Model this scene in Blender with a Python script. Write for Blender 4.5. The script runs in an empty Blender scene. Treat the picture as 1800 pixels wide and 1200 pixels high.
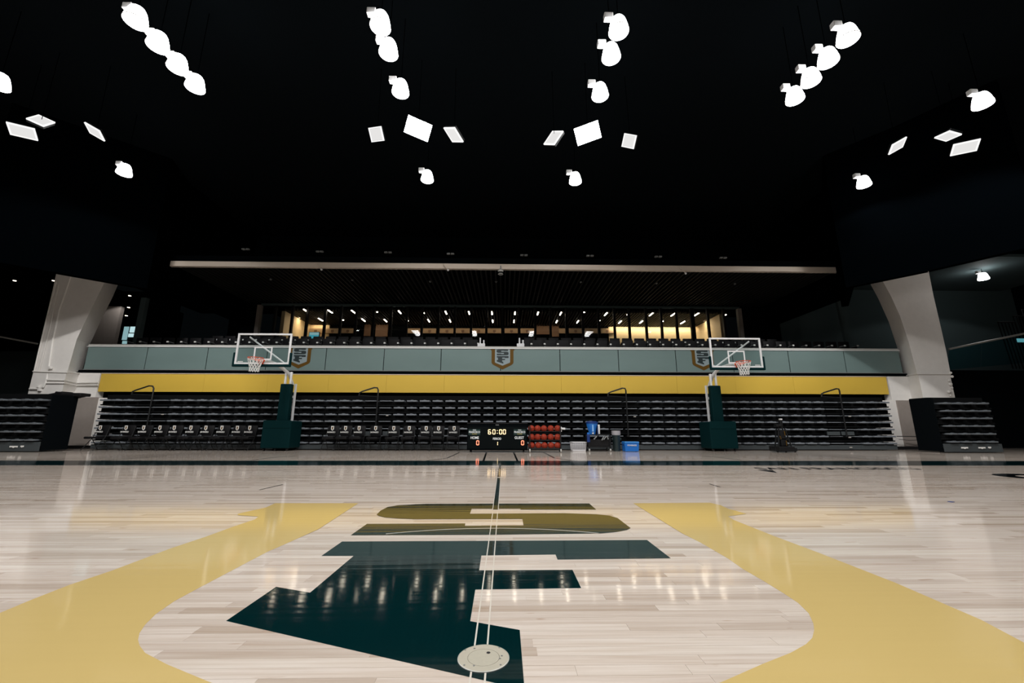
import bpy, bmesh, math, random
from mathutils import Vector, Matrix
from mathutils.geometry import tessellate_polygon
random.seed(7)
S = bpy.context.scene
COL = S.collection
PI = math.pi

# ------------------------------------------------------------------ camera
F_PX, PITCH, YAW, ROLL, ZC = 726.47, 0.21248, 0.01913, 0.00183, 0.7222
fwd = Vector((math.sin(YAW)*math.cos(PITCH), math.cos(YAW)*math.cos(PITCH), math.sin(PITCH)))
rgt = Vector((math.cos(YAW), -math.sin(YAW), 0))
upv = rgt.cross(fwd)
RGT = rgt*math.cos(ROLL) + upv*math.sin(ROLL)
UPV = -rgt*math.sin(ROLL) + upv*math.cos(ROLL)
CAM = Vector((0, 0, ZC))
cd = bpy.data.cameras.new('camera'); cam = bpy.data.objects.new('camera', cd); COL.objects.link(cam)
cd.sensor_width = 36; cd.lens = F_PX/1800*36; cd.clip_start = .05; cd.clip_end = 300
M3 = Matrix((RGT, UPV, -fwd)).transposed()
cam.matrix_world = Matrix.Translation(CAM) @ M3.to_4x4()
S.camera = cam

# ------------------------------------------------------------------ world, exposure, off-frame lights
S.view_settings.view_transform = 'Standard'; S.view_settings.look = 'None'
S.view_settings.exposure = 0; S.view_settings.gamma = 1; S.view_settings.use_curve_mapping = False
W = bpy.data.worlds.new('hall_air'); S.world = W; W.use_nodes = True
W.node_tree.nodes['Background'].inputs[0].default_value = (.5, .7, .8, 1)
W.node_tree.nodes['Background'].inputs[1].default_value = .0025
S.cycles.use_denoising = True
S.cycles.max_bounces = 8
S.cycles.sample_clamp_indirect = 6
LAMP_W = 215
LAMP_COL = (1.0, .97, .945)
def bell_light(name, loc, power, r=.2):
    l = bpy.data.lights.new(name, 'SPOT'); l.energy = power; l.color = LAMP_COL; l.spot_size = math.radians(148); l.spot_blend = .12; l.shadow_soft_size = r
    o = bpy.data.objects.new(name, l); COL.objects.link(o); o.location = loc; return o
def area_light(name, loc, power, size, col=LAMP_COL, direction=(0, 0, -1), size_y=None, spread=PI):
    l = bpy.data.lights.new(name, 'AREA'); l.energy = power; l.color = col; l.spread = spread
    if size_y: l.shape = 'RECTANGLE'; l.size = size; l.size_y = size_y
    else: l.shape = 'DISK'; l.size = size
    o = bpy.data.objects.new(name, l); COL.objects.link(o)
    o.matrix_world = Matrix.Translation(Vector(loc)) @ Vector(direction).to_track_quat('-Z', 'Y').to_matrix().to_4x4()
    return o
# the lamp rows of the hall carry on overhead and behind the viewpoint
for lx in (-8.6, -2.95, 2.67, 8.27):
    for ly in (1.5, 3.8, 6.1, -1.0, -4.9, -6.8, -10.9):
        bell_light('hall_lamp_light', (lx, ly, 9.9), LAMP_W)
for lx in (-13.95, 13.85):
    for ly in (2.5, -4.9):
        bell_light('hall_lamp_light', (lx, ly, 9.9), LAMP_W)

# ------------------------------------------------------------------ helpers
def at(px, py, D):
    """world point on the sight line of photo pixel (px, py) at distance D down the court"""
    d = fwd + RGT*((px-900)/F_PX) - UPV*((py-600)/F_PX)
    return CAM + d*(D/d.y)
def on_floor(px, py):
    d = fwd + RGT*((px-900)/F_PX) - UPV*((py-600)/F_PX)
    return CAM + d*(-ZC/d.z)
ORD = ('first second third fourth fifth sixth seventh eighth ninth tenth eleventh twelfth thirteenth fourteenth fifteenth '
       'sixteenth seventeenth eighteenth nineteenth twentieth').split()
def ordinal(i):
    if i < 20: return ORD[i]
    t = ['', '', 'twenty', 'thirty', 'forty', 'fifty', 'sixty'][(i+1)//10]; r = (i+1) % 10
    return {20: 'twentieth', 30: 'thirtieth', 40: 'fortieth', 50: 'fiftieth', 60: 'sixtieth'}.get(i+1) or t+'-'+ORD[r-1]

class MB:
    def __init__(s): s.b = bmesh.new()
    def box(s, x0, x1, y0, y1, z0, z1, bev=0, mat=None):
        v = [s.b.verts.new(p) for p in ((x0,y0,z0),(x1,y0,z0),(x1,y1,z0),(x0,y1,z0),(x0,y0,z1),(x1,y0,z1),(x1,y1,z1),(x0,y1,z1))]
        if mat is not None:
            for q in v: q.co = mat @ q.co
        f = [s.b.faces.new([v[i] for i in k]) for k in ((3,2,1,0),(4,5,6,7),(0,1,5,4),(1,2,6,5),(2,3,7,6),(3,0,4,7))]
        if bev:
            es = {e for q in f for e in q.edges}
            bmesh.ops.bevel(s.b, geom=list(es), offset=bev, segments=2, affect='EDGES', profile=.5)
        return s
    def tube(s, pts, r, n=8, closed=False):
        pts = [Vector(p) for p in pts]; rings = []
        m = len(pts); prev = None
        for i, p in enumerate(pts):
            if closed: t = pts[(i+1) % m] - pts[i-1]
            else: t = (pts[min(i+1, m-1)] - pts[max(i-1, 0)])
            t.normalize()
            a = prev - t*prev.dot(t) if prev is not None else None
            if a is None or a.length < 1e-4:
                a = t.orthogonal()
            a.normalize(); prev = a; c = t.cross(a)
            rr = r[i] if isinstance(r, (list, tuple)) else r
            rings.append([s.b.verts.new(p + (a*math.cos(2*PI*k/n) + c*math.sin(2*PI*k/n))*rr) for k in range(n)])
        for i in range(m if closed else m-1):
            A, B = rings[i], rings[(i+1) % m]
            for k in range(n):
                s.b.faces.new((A[k], A[(k+1) % n], B[(k+1) % n], B[k]))
        if not closed:
            s.b.faces.new(rings[0][::-1]); s.b.faces.new(rings[-1])
        return s
    def bar(s, p, q, r, n=6): return s.tube([p, q], r, n)
    def lathe(s, prof, cx=0, cy=0, n=20, cap=True):
        rings = []
        for r, z in prof:
            rings.append([s.b.verts.new((cx+r*math.cos(2*PI*k/n), cy+r*math.sin(2*PI*k/n), z)) for k in range(n)])
        for A, B in zip(rings, rings[1:]):
            for k in range(n): s.b.faces.new((A[k], A[(k+1) % n], B[(k+1) % n], B[k]))
        if cap:
            s.b.faces.new(rings[0][::-1]); s.b.faces.new(rings[-1])
        return s
    def poly(s, pts, off):
        """flat polygon given thickness by the offset vector"""
        off = Vector(off); n = len(pts)
        a = [s.b.verts.new(Vector(p)) for p in pts]; b = [s.b.verts.new(Vector(p)+off) for p in pts]
        if n <= 4: s.b.faces.new(a[::-1]); s.b.faces.new(b)
        else:
            for t in tessellate_polygon([[Vector(p) for p in pts]]):
                s.b.faces.new([a[i] for i in t][::-1]); s.b.faces.new([b[i] for i in t])
        for i in range(n): s.b.faces.new((a[i], a[(i+1) % n], b[(i+1) % n], b[i]))
        return s
    def sphere(s, c, r, u=16, v=10, sz=1):
        bmesh.ops.create_uvsphere(s.b, u_segments=u, v_segments=v, radius=r, matrix=Matrix.Translation(Vector(c)) @ Matrix.Diagonal((1, 1, sz, 1)))
        return s
    def mesh(s, name, m, smooth=False):
        bmesh.ops.recalc_face_normals(s.b, faces=s.b.faces)
        me = bpy.data.meshes.new(name); s.b.to_mesh(me); s.b.free()
        me.materials.append(m)
        if smooth:
            for p in me.polygons: p.use_smooth = True
            try: me.set_sharp_from_angle(angle=math.radians(40))
            except Exception: pass
        return me
    def build(s, name, m, parent=None, smooth=False, world=True):
        me = s.mesh(name, m, smooth)
        o = bpy.data.objects.new(name, me); COL.objects.link(o)
        if parent:
            o.parent = parent
            if world:
                off = Vector((0, 0, 0)); p = parent
                while p: off += p.location; p = p.parent
                me.transform(Matrix.Translation(-off))
        return o
def thing(name, label, cat, loc=(0, 0, 0), group=None):
    o = bpy.data.objects.new(name, None); COL.objects.link(o); o.location = loc; o.empty_display_size = .1
    o['label'] = label; o['category'] = cat
    if group: o['group'] = group
    return o
def tag(o, label, cat, group=None):
    o['label'] = label; o['category'] = cat
    if group: o['group'] = group
    return o
def struct(o, label=None):
    o['kind'] = 'structure'
    if label: o['label'] = label
    return o
def place(name, me, parent, loc=(0, 0, 0)):
    o = bpy.data.objects.new(name, me); COL.objects.link(o); o.parent = parent; o.location = loc
    return o
def copy_tree(o, loc, label=None, group=None, parent=None):
    c = o.copy(); COL.objects.link(c)
    if parent: c.parent = parent
    else:
        c.location = loc
        if label: c['label'] = label
        if group: c['group'] = group
    for ch in list(o.children): copy_tree(ch, None, parent=c)
    return c

# ------------------------------------------------------------------ materials
def mat(name, col, rough=.5, metal=0, coat=0, emit=None, estr=0, spec=.5, coat_rough=.1):
    m = bpy.data.materials.new(name); m.use_nodes = True; b = m.node_tree.nodes['Principled BSDF']
    b.inputs['Base Color'].default_value = (*col, 1); b.inputs['Roughness'].default_value = rough
    b.inputs['Metallic'].default_value = metal; b.inputs['Coat Weight'].default_value = coat
    b.inputs['Coat Roughness'].default_value = coat_rough; b.inputs['Specular IOR Level'].default_value = spec
    if emit:
        b.inputs['Emission Color'].default_value = (*emit, 1); b.inputs['Emission Strength'].default_value = estr
    return m
def grain(m, scale=30, amount=.15, bump=0, stretch=(1, 1, 1)):
    """small procedural colour variation and relief on a plain material"""
    nt = m.node_tree; b = nt.nodes['Principled BSDF']; L = nt.links
    tc = nt.nodes.new('ShaderNodeTexCoord'); mp = nt.nodes.new('ShaderNodeMapping'); mp.inputs['Scale'].default_value = stretch
    n = nt.nodes.new('ShaderNodeTexNoise'); n.inputs['Scale'].default_value = scale; n.inputs['Detail'].default_value = 4
    L.new(tc.outputs['Object'], mp.inputs[0]); L.new(mp.outputs[0], n.inputs['Vector'])
    mx = nt.nodes.new('ShaderNodeMix'); mx.data_type = 'RGBA'
    c = b.inputs['Base Color'].default_value
    mx.inputs[6].default_value = (c[0]*(1-amount), c[1]*(1-amount), c[2]*(1-amount), 1)
    mx.inputs[7].default_value = (c[0]*(1+amount), c[1]*(1+amount), c[2]*(1+amount), 1)
    L.new(n.outputs[0], mx.inputs[0]); L.new(mx.outputs[2], b.inputs['Base Color'])
    if bump:
        bp = nt.nodes.new('ShaderNodeBump'); bp.inputs['Strength'].default_value = bump; bp.inputs['Distance'].default_value = .01
        L.new(n.outputs[0], bp.inputs['Height']); L.new(bp.outputs[0], b.inputs['Normal'])
    return m
def lin(r, g, b):
    f = lambda v: (v/255/12.92 if v <= 10 else ((v/255+.055)/1.055)**2.4)
    return (f(r), f(g), f(b))

def maple(name, per_object):
    """maple strip flooring: tone per strip, streaked grain, fine dark joints, satin lacquer"""
    m = bpy.data.materials.new(name); m.use_nodes = True; nt = m.node_tree; N = nt.nodes; L = nt.links
    b = N['Principled BSDF']
    geo = N.new('ShaderNodeNewGeometry')
    def math_(op, a, c=None):
        n = N.new('ShaderNodeMath'); n.operation = op
        for i, v in enumerate((a, c)):
            if v is None: continue
            if isinstance(v, (int, float)): n.inputs[i].default_value = v
            else: L.new(v, n.inputs[i])
        return n.outputs[0]
    sep = N.new('ShaderNodeSeparateXYZ'); L.new(geo.outputs['Position'], sep.inputs[0])
    X, Y = sep.outputs[0], sep.outputs[1]
    joint = None
    if per_object:
        oi = N.new('ShaderNodeObjectInfo'); rnd = oi.outputs['Random']
    else:
        yr = math_('DIVIDE', Y, .057); row = math_('FLOOR', yr)
        wn = N.new('ShaderNodeTexWhiteNoise'); wn.noise_dimensions = '1D'; L.new(row, wn.inputs['W'])
        xs = math_('ADD', math_('DIVIDE', X, .95), math_('MULTIPLY', wn.outputs['Value'], 17.3)); ix = math_('FLOOR', xs)
        cb = N.new('ShaderNodeCombineXYZ'); L.new(row, cb.inputs[0]); L.new(ix, cb.inputs[1])
        w2 = N.new('ShaderNodeTexWhiteNoise'); w2.noise_dimensions = '2D'; L.new(cb.outputs[0], w2.inputs['Vector'])
        rnd = w2.outputs['Value']
        joint = math_('MAXIMUM', math_('LESS_THAN', math_('FRACT', yr), .022), math_('LESS_THAN', math_('FRACT', xs), .0018))
    cr = N.new('ShaderNodeValToRGB'); e = cr.color_ramp.elements
    e[0].position = 0; e[0].color = (.46, .38, .31, 1); e[1].position = 1; e[1].color = (.68, .62, .56, 1)
    k = e.new(.16); k.color = (.56, .49, .43, 1)
    k = e.new(.5); k.color = (.63, .56, .50, 1)
    L.new(rnd, cr.inputs[0])
    mp = N.new('ShaderNodeMapping'); mp.inputs['Scale'].default_value = (1.6, 42, 1); L.new(geo.outputs['Position'], mp.inputs[0])
    ofs = N.new('ShaderNodeVectorMath'); ofs.operation = 'ADD'
    cb2 = N.new('ShaderNodeCombineXYZ'); L.new(math_('MULTIPLY', rnd, 31.0), cb2.inputs[0]); L.new(mp.outputs[0], ofs.inputs[0]); L.new(cb2.outputs[0], ofs.inputs[1])
    nz = N.new('ShaderNodeTexNoise'); nz.inputs['Scale'].default_value = 1.0; nz.inputs['Detail'].default_value = 6; nz.inputs['Roughness'].default_value = .6
    L.new(ofs.outputs[0], nz.inputs['Vector'])
    r2 = N.new('ShaderNodeValToRGB'); q = r2.color_ramp.elements
    q[0].position = .3; q[0].color = (.73, .64, .55, 1); q[1].position = .62; q[1].color = (1.05, 1.05, 1.05, 1)
    L.new(nz.outputs[0], r2.inputs[0])
    mx = N.new('ShaderNodeMix'); mx.data_type = 'RGBA'; mx.blend_type = 'MULTIPLY'; mx.inputs[0].default_value = .6
    L.new(cr.outputs[0], mx.inputs[6]); L.new(r2.outputs[0], mx.inputs[7])
    mp3 = N.new('ShaderNodeMapping'); mp3.inputs['Scale'].default_value = (5, 24, 1); L.new(geo.outputs['Position'], mp3.inputs[0])
    n3 = N.new('ShaderNodeTexNoise'); n3.inputs['Scale'].default_value = 1.0; n3.inputs['Detail'].default_value = 2; L.new(mp3.outputs[0], n3.inputs['Vector'])
    r3 = N.new('ShaderNodeValToRGB'); q = r3.color_ramp.elements
    q[0].position = .70; q[0].color = (1, 1, 1, 1); q[1].position = .80; q[1].color = (.58, .42, .28, 1)
    L.new(n3.outputs[0], r3.inputs[0])
    mx3 = N.new('ShaderNodeMix'); mx3.data_type = 'RGBA'; mx3.blend_type = 'MULTIPLY'; mx3.inputs[0].default_value = .85
    L.new(mx.outputs[2], mx3.inputs[6]); L.new(r3.outputs[0], mx3.inputs[7]); out = mx3.outputs[2]
    if joint is not None:
        mj = N.new('ShaderNodeMix'); mj.data_type = 'RGBA'; mj.blend_type = 'MIX'
        L.new(math_('MULTIPLY', joint, .45), mj.inputs[0]); L.new(out, mj.inputs[6]); mj.inputs[7].default_value = (.2, .13, .08, 1); out = mj.outputs[2]
    L.new(out, b.inputs['Base Color'])
    lacquer(m, .45)
    return m
def lacquer(m, rough, coat=1.0):
    """gym-floor finish: satin base under a glossy coat that ripples a little from strip to strip"""
    nt = m.node_tree; N = nt.nodes; L = nt.links; b = N['Principled BSDF']
    b.inputs['Roughness'].default_value = rough; b.inputs['Specular IOR Level'].default_value = .0
    b.inputs['Coat Weight'].default_value = coat; b.inputs['Coat Roughness'].default_value = .075; b.inputs['Coat IOR'].default_value = 1.5
    g = N.new('ShaderNodeNewGeometry'); mp = N.new('ShaderNodeMapping'); mp.inputs['Scale'].default_value = (1.2, 17.5, 1)
    n = N.new('ShaderNodeTexNoise'); n.inputs['Scale'].default_value = 1.0; n.inputs['Detail'].default_value = 1
    bp = N.new('ShaderNodeBump'); bp.inputs['Strength'].default_value = .12; bp.inputs['Distance'].default_value = .004
    L.new(g.outputs['Position'], mp.inputs[0]); L.new(mp.outputs[0], n.inputs['Vector']); L.new(n.outputs[0], bp.inputs['Height'])
    L.new(bp.outputs[0], b.inputs['Coat Normal'])
    return m

M = {}
M['maple'] = maple('maple_strips', False)
M['plank'] = maple('maple_plank', True)
M['pt_yellow'] = lacquer(mat('yellow_floor_paint', (.59, .445, .175)), .5)
M['pt_green'] = lacquer(mat('dark_green_floor_paint', (.0003, .0145, .0165)), .5)
M['pt_white'] = lacquer(mat('white_floor_paint', (.66, .62, .55)), .5)
M['pt_black'] = lacquer(mat('black_floor_paint', (.004, .005, .006)), .5)
M['void'] = mat('matt_black_paint', (.0016, .0028, .0038), 1, spec=.05)
M['drape'] = mat('black_drape', (.0004, .0007, .001), 1, spec=0)
M['black'] = mat('black_steel', (.006, .007, .008), .45, spec=.35)
M['black2'] = mat('black_rubber', (.004, .004, .005), .7, spec=.3)
M['slat'] = mat('black_slat', (.012, .012, .012), .6, spec=.3)
M['deck'] = mat('bleacher_deck', (.0035, .004, .0045), .8, spec=.1)
M['seat'] = mat('bleacher_seat_plastic', (.16, .18, .205), .42, spec=.4)
M['kick'] = mat('grey_kick_board', (.05, .06, .065), .4, spec=.4)
M['cream'] = grain(mat('white_painted_concrete', (.80, .78, .75), .8, spec=.2), 6, .05, .15)
M['brownwall'] = grain(mat('taupe_and_shaded_concrete', (.30, .265, .24), .85, spec=.2), 6, .08, .1)
M['yellow'] = grain(mat('yellow_wall_paint', (.64, .43, .06), .55, spec=.3), 2, .03)
M['white'] = mat('white_enamel', (.72, .73, .74), .4)
M['offwhite'] = mat('beige_beam_paint', (.60, .52, .44), .6)
M['alu'] = mat('brushed_aluminium', (.55, .56, .56), .4, metal=.6)
M['rail'] = mat('pale_grey_rail', (.42, .42, .40), .4)
M['pad'] = grain(mat('dark_green_vinyl_pad', (.001, .0165, .0185), .65, spec=.06), 14, .1)
M['orange'] = mat('orange_rim_steel', (.62, .07, .015), .4)
M['net'] = mat('white_net_cord', (.75, .75, .73), .8)
M['ball'] = grain(mat('orange_ball_rubber', (.27, .027, .010), .6, spec=.25), 120, .2, .2)
M['blue'] = mat('bright_blue_plastic', (.01, .15, .55), .35)
M['dkblue'] = mat('dark_blue_plastic', (.004, .03, .16), .4)
M['basket'] = mat('white_basket_plastic', (.60, .60, .62), .5)
M['bin'] = mat('grey_green_bin_plastic', (.012, .026, .028), .5)
M['bag'] = mat('grey_plastic_bag', (.35, .34, .36), .35)
M['grey'] = mat('grey_plastic', (.16, .17, .17), .45)
M['gold'] = mat('gold_foil', (.10, .052, .007), .5, spec=.15)
M['dkgreen'] = mat('dark_green_print', (.002, .012, .014), .5)
M['upseat'] = mat('dark_upholstery', (.0035, .0035, .0045), .6, spec=.2)
M['greywall'] = mat('dark_grey_wall', (.07, .10, .105), .8, spec=.2)
M['disc'] = grain(mat('cast_metal_lid', (.40, .375, .30), .55, metal=.15), 60, .06, .05)
M['discedge'] = mat('lid_edge', (.55, .56, .52), .4, metal=.3)
M['suitewall'] = mat('cream_suite_wall', (.52, .40, .24), .7)
M['panel'] = mat('tan_counter_panel', (.46, .32, .19), .6)
M['brown'] = mat('brown_door_wood', (.20, .11, .06), .55)
M['white_print'] = mat('white_print', (.75, .75, .73), .5)
def emis(name, col, s): return mat(name, (0, 0, 0), .6, emit=col, estr=s)
M['bell'] = emis('lit_bell_diffuser', (1, .985, .97), 16)
M['tubelight'] = emis('warm_linear_light', (1, .83, .66), 22)
M['down'] = emis('warm_downlight', (1, .88, .70), 5)
M['flood'] = emis('lit_flood_lens', (1, .985, .97), .78)
M['flood_hot'] = emis('aimed_flood_lens', (1, .985, .97), 40)
M['amber'] = emis('amber_led', (1, .70, .36), 2.2)
M['red'] = emis('red_led', (1, .24, .13), 2.6)
M['wled'] = emis('white_led', (.9, .9, .88), .75)
M['exit'] = emis('green_exit_light', (.02, .55, .22), 1)
M['daywin'] = emis('daylit_window', (.30, .52, .55), .75)
M['daywin2'] = emis('daylit_window_bright', (.50, .72, .75), 1.0)
def glassmat(name, mixw, base, rough, tint=(1, 1, 1)):
    m = bpy.data.materials.new(name); m.use_nodes = True; nt = m.node_tree; N = nt.nodes; L = nt.links
    b = N['Principled BSDF']; b.inputs['Base Color'].default_value = (*base, 1); b.inputs['Roughness'].default_value = rough
    t = N.new('ShaderNodeBsdfTransparent'); t.inputs[0].default_value = (*tint, 1)
    mx = N.new('ShaderNodeMixShader'); mx.inputs[0].default_value = mixw
    L.new(t.outputs[0], mx.inputs[1]); L.new(b.outputs[0], mx.inputs[2]); L.new(mx.outputs[0], N['Material Output'].inputs[0])
    return m
M['mirror_tint'] = grain(glassmat('reflection_tint_glass', .88, (.165, .235, .23), .25, (.7, .85, .83)), .7, .12, stretch=(.5, 1, 2))  # grey-teal base colour stands in for the hall mirrored in this glass
def clear(name, tint, ior=1.5):
    m = bpy.data.materials.new(name); m.use_nodes = True; nt = m.node_tree; N = nt.nodes; L = nt.links
    t = N.new('ShaderNodeBsdfTransparent'); t.inputs[0].default_value = (*tint, 1)
    g = N.new('ShaderNodeBsdfGlossy'); g.inputs['Roughness'].default_value = .02
    f = N.new('ShaderNodeFresnel'); f.inputs[0].default_value = ior
    ge = N.new('ShaderNodeNewGeometry'); iv = N.new('ShaderNodeMath'); iv.operation = 'SUBTRACT'; iv.inputs[0].default_value = 1; L.new(ge.outputs['Backfacing'], iv.inputs[1])
    ml = N.new('ShaderNodeMath'); ml.operation = 'MULTIPLY'; L.new(f.outputs[0], ml.inputs[0]); L.new(iv.outputs[0], ml.inputs[1])
    mx = N.new('ShaderNodeMixShader'); L.new(ml.outputs[0], mx.inputs[0]); L.new(t.outputs[0], mx.inputs[1]); L.new(g.outputs[0], mx.inputs[2])
    L.new(mx.outputs[0], N['Material Output'].inputs[0]); return m
M['pane'] = clear('suite_glass', (.9, .93, .93), 1.75)
M['board'] = clear('backboard_glass', (.93, .96, .96), 1.35)

def text_mesh(name, txt, size, m, extr=.003, spacing=1.0, shear=0, xscale=1.0):
    cu = bpy.data.curves.new(name, 'FONT'); cu.body = txt; cu.size = size; cu.extrude = extr
    cu.align_x = 'CENTER'; cu.align_y = 'CENTER'; cu.space_character = spacing; cu.shear = shear; cu.offset = size*.018
    o = bpy.data.objects.new(name, cu); COL.objects.link(o)
    dg = bpy.context.evaluated_depsgraph_get(); me = bpy.data.meshes.new_from_object(o.evaluated_get(dg))
    bpy.data.objects.remove(o); bpy.data.curves.remove(cu)
    me.materials.clear(); me.materials.append(m)
    me.transform(Matrix.Diagonal((xscale, 1, 1, 1)))
    return me
UPRIGHT = Matrix.Rotation(PI/2, 4, 'X')       # lies in XZ, readable from -Y

# ------------------------------------------------------------------ the logo (court plan coordinates)
LOGO_S = [(662,904.4),(669,897.5),(680.9,891.2),(699.8,888),(748.9,885.5),(870,885),(1035.7,884.9),(1048,895.5),(914.8,895.5),(914.8,894),(829.2,894),
 (826,902.9),(992,902),(1049,903.8),(1071.6,906.3),(1085.7,910.6),(1108.4,928),(1101.8,931.4),(1082.9,935),(1056.4,937.4),(860,939.7),(616.7,940.7),
 (645,920.8),(817.8,920),(817.3,924.2),(920.4,923.7),(918.2,912),(730,912.5),(701.7,911.4),(677,909.5),(665.8,906.8)]
LOGO_F = [(601.2,952),(565,977.2),(621.7,977.2),(545,1042),(485.3,1031.7),(397.5,1091.7),(922,1212.8),(913.5,1107.8),(826.5,1092.3),(835.5,1036.5),
 (1021.5,1033.8),(1006.4,1002),(842.2,1002.8),(846.2,976.5),(976.5,974.8),(980,983.7),(1179.2,981.5),(1137.3,949.2)]
def plan(pts): return [on_floor(*p) for p in pts]
LS, LF = plan(LOGO_S), plan(LOGO_F)
lx0 = min(p.x for p in LS+LF); lx1 = max(p.x for p in LS+LF); ly0 = min(p.y for p in LS+LF); ly1 = max(p.y for p in LS+LF)
def logo_unit(pts): return [((p.x-lx0)/(lx1-lx0)-.5, (p.y-ly0)/(ly1-ly0)) for p in pts]
US, UF = logo_unit(LS), logo_unit(LF)

# ================================================================== THE SETTING
fl = struct(MB().box(-32, 32, -22, 24, -.2, 0).build('floor', M['maple']), 'pale maple strip basketball court floor')
# single strips of maple where the photo lets them be told apart
plank_meshes = {}
prow = 0; y = 1.026
while y < 3.1:
    half = 1.27*y + .45; x = -half - random.random()*.6
    while x < half:
        ln = random.choice((.35, .55, .7, .85, 1.0, 1.25, 1.5))
        if ln not in plank_meshes:
            plank_meshes[ln] = MB().box(0, ln-.0009, 0, .057-.0009, -.003, .0012).mesh('plank', M['plank'])
        place('plank', plank_meshes[ln], fl, (x, y, 0)); x += ln
    y += .057; prow += 1
def paint(name, pts, m, z=.0016, label=None):
    o = MB().poly([(p[0], p[1], z) for p in pts], (0, 0, .0004)).build(name, m, fl)
    if label: o['label'] = label
    return o
paint('painted_letter', LS, M['pt_green'], label='dark green painted letter S of the court logo')
paint('painted_letter', LF, M['pt_green'], label='dark green painted letter F of the court logo')
SH_L = [(484,884.4),(630,884.4),(500,963),(470,970),(428,992),(406.7,1003.3),(350,1033.3),(306.7,1056.7),(273.3,1080),(255,1098.3),(245,1113.3),(242.5,1125),
 (245,1135),(255,1148.3),(293,1168.3),(366.7,1199),(520,1258),(520,1300),(0,1300),(-260,1240),(-200,1170),(-150,1137),(0,1077.7),(52,1055.8),(121,1028.7),
 (198,1002.7),(300,964),(360,944),(412,925),(448,913),(454,908),(418,905.6),(418,903),(467,892)]
SH_L[2:4] = [(560,930),(500,957),(470,970)]
SH_R = [(1113,884.4),(1248,883.6),(1267,888),(1280,894),(1312,903),(1280,907.6),(1290,914),(1360,942),(1440,972),(1505,997.5),(1575,1025),(1650,1057.5),
 (1725,1090),(1800,1130),(1880,1168),(1960,1235),(1800,1300),(1110,1300),(1110,1258),(1270,1199),(1340,1168),(1390,1148),(1416.7,1133),(1428,1121.7),
 (1431.3,1108.3),(1430,1096.7),(1421.7,1078.3),(1403,1060),(1378,1043.3),(1343,1021.7),(1306.7,1000.8),(1280,982),(1232,954),(1200,938)]
paint('painted_shield_side', plan(SH_L), M['pt_yellow'], label='pale yellow left side of the painted shield')
paint('painted_shield_side', plan(SH_R), M['pt_yellow'], label='pale yellow right side of the painted shield')
CX, CY = -.0733, 1.5291
paint('side_band', [(-30, CY+7.62), (30, CY+7.62), (30, CY+8.98), (-30, CY+8.98)], M['pt_green'], label='dark green band along the far sideline')
def line(x0, y0, x1, y1, w, m, z=.0022, name='painted_line'):
    a = Vector((x0, y0)); b = Vector((x1, y1)); n = (b-a).normalized(); n = Vector((-n.y, n.x))*(w/2)
    return paint(name, [a-n, b-n, b+n, a+n], m, z)
for sx in (-.0219, .0219): line(CX+sx, .9, CX+sx, 4.0, .006, M['pt_white'])
line(CX, 4.12, CX, 6.75, .045, M['pt_green']); line(CX, 6.9, CX, CY+7.62, .045, M['pt_black'])
for sx in (-.026, .026): line(CX+sx, 4.1, CX+sx, 6.8, .007, M['pt_white'])
line(CX-.06, 6.82, CX+.06, 6.82, .09, M['pt_white'])
def arc(cx, cy, r, a0, a1, w, m, n=60, z=.0022):
    pts = []
    for i in range(n+1):
        a = a0+(a1-a0)*i/n; pts.append((cx+(r+w/2)*math.cos(a), cy+(r+w/2)*math.sin(a)))
    for i in range(n, -1, -1):
        a = a0+(a1-a0)*i/n; pts.append((cx+(r-w/2)*math.cos(a), cy+(r-w/2)*math.sin(a)))
    b = MB()
    for i in range(n):
        q = [pts[i], pts[i+1], pts[2*n-i], pts[2*n+1-i]]
        b.poly([(p[0], p[1], z) for p in q], (0, 0, .0003))
    return b.build('painted_line', m, fl)
arc(CX, CY, 1.822, .42*PI-.18, .58*PI+.18, .012, M['pt_white'])
def pxline(pts, w, m):
    P = [on_floor(*p) for p in pts]
    for a, b in zip(P, P[1:]): line(a.x, a.y, b.x, b.y, w, m)
for pts in ([(855,795),(849.5,811)], [(903,795),(910,811)]): pxline(pts, .05, M['pt_black'])
for pts in ([(808,794.8),(786,805),(740,811)], [(955,794.8),(975,805),(1015,810.5)], [(523,801),(490,803),(444,808.5)], [(1231,801),(1260,803.5),(1303,808.5)],
            [(292,801),(240,805),(170,810)], [(1428,801),(1480,803),(1560,809)]): pxline(pts, .045, M['pt_black'])
for pts in ([(456,861),(497,851.5)], [(1247,850.5),(1266,856)]): pxline(pts, .02, M['pt_black'])
tm = text_mesh('floor_lettering', 'SAN FRANCISCO', .62, M['pt_black'], .0003, 1.05, .35, .66)
o = place('floor_lettering', tm, fl, (6.55, CY+7.62-.78, .0022)); o['label'] = 'black lettering painted inside the far sideline'
w0 = [on_floor(*p) for p in ((1331,826),(1358,826.3),(1366,831))]; paint('floor_lettering', w0, M['pt_black'], .0022)
b = MB()
for k in range(36):
    a, c = 2*PI*k/36, 2*PI*(k+1)/36
    b.poly([(8.77+.58*math.cos(t)*rr, 6.83+.58*math.sin(t)*rr, .0022) for t, rr in ((a, .55), (a, 1), (c, 1), (c, .55))], (0, 0, .0003))
b.build('painted_emblem', M['pt_black'], fl)['label'] = 'black ring emblem painted at the right edge'

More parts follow.
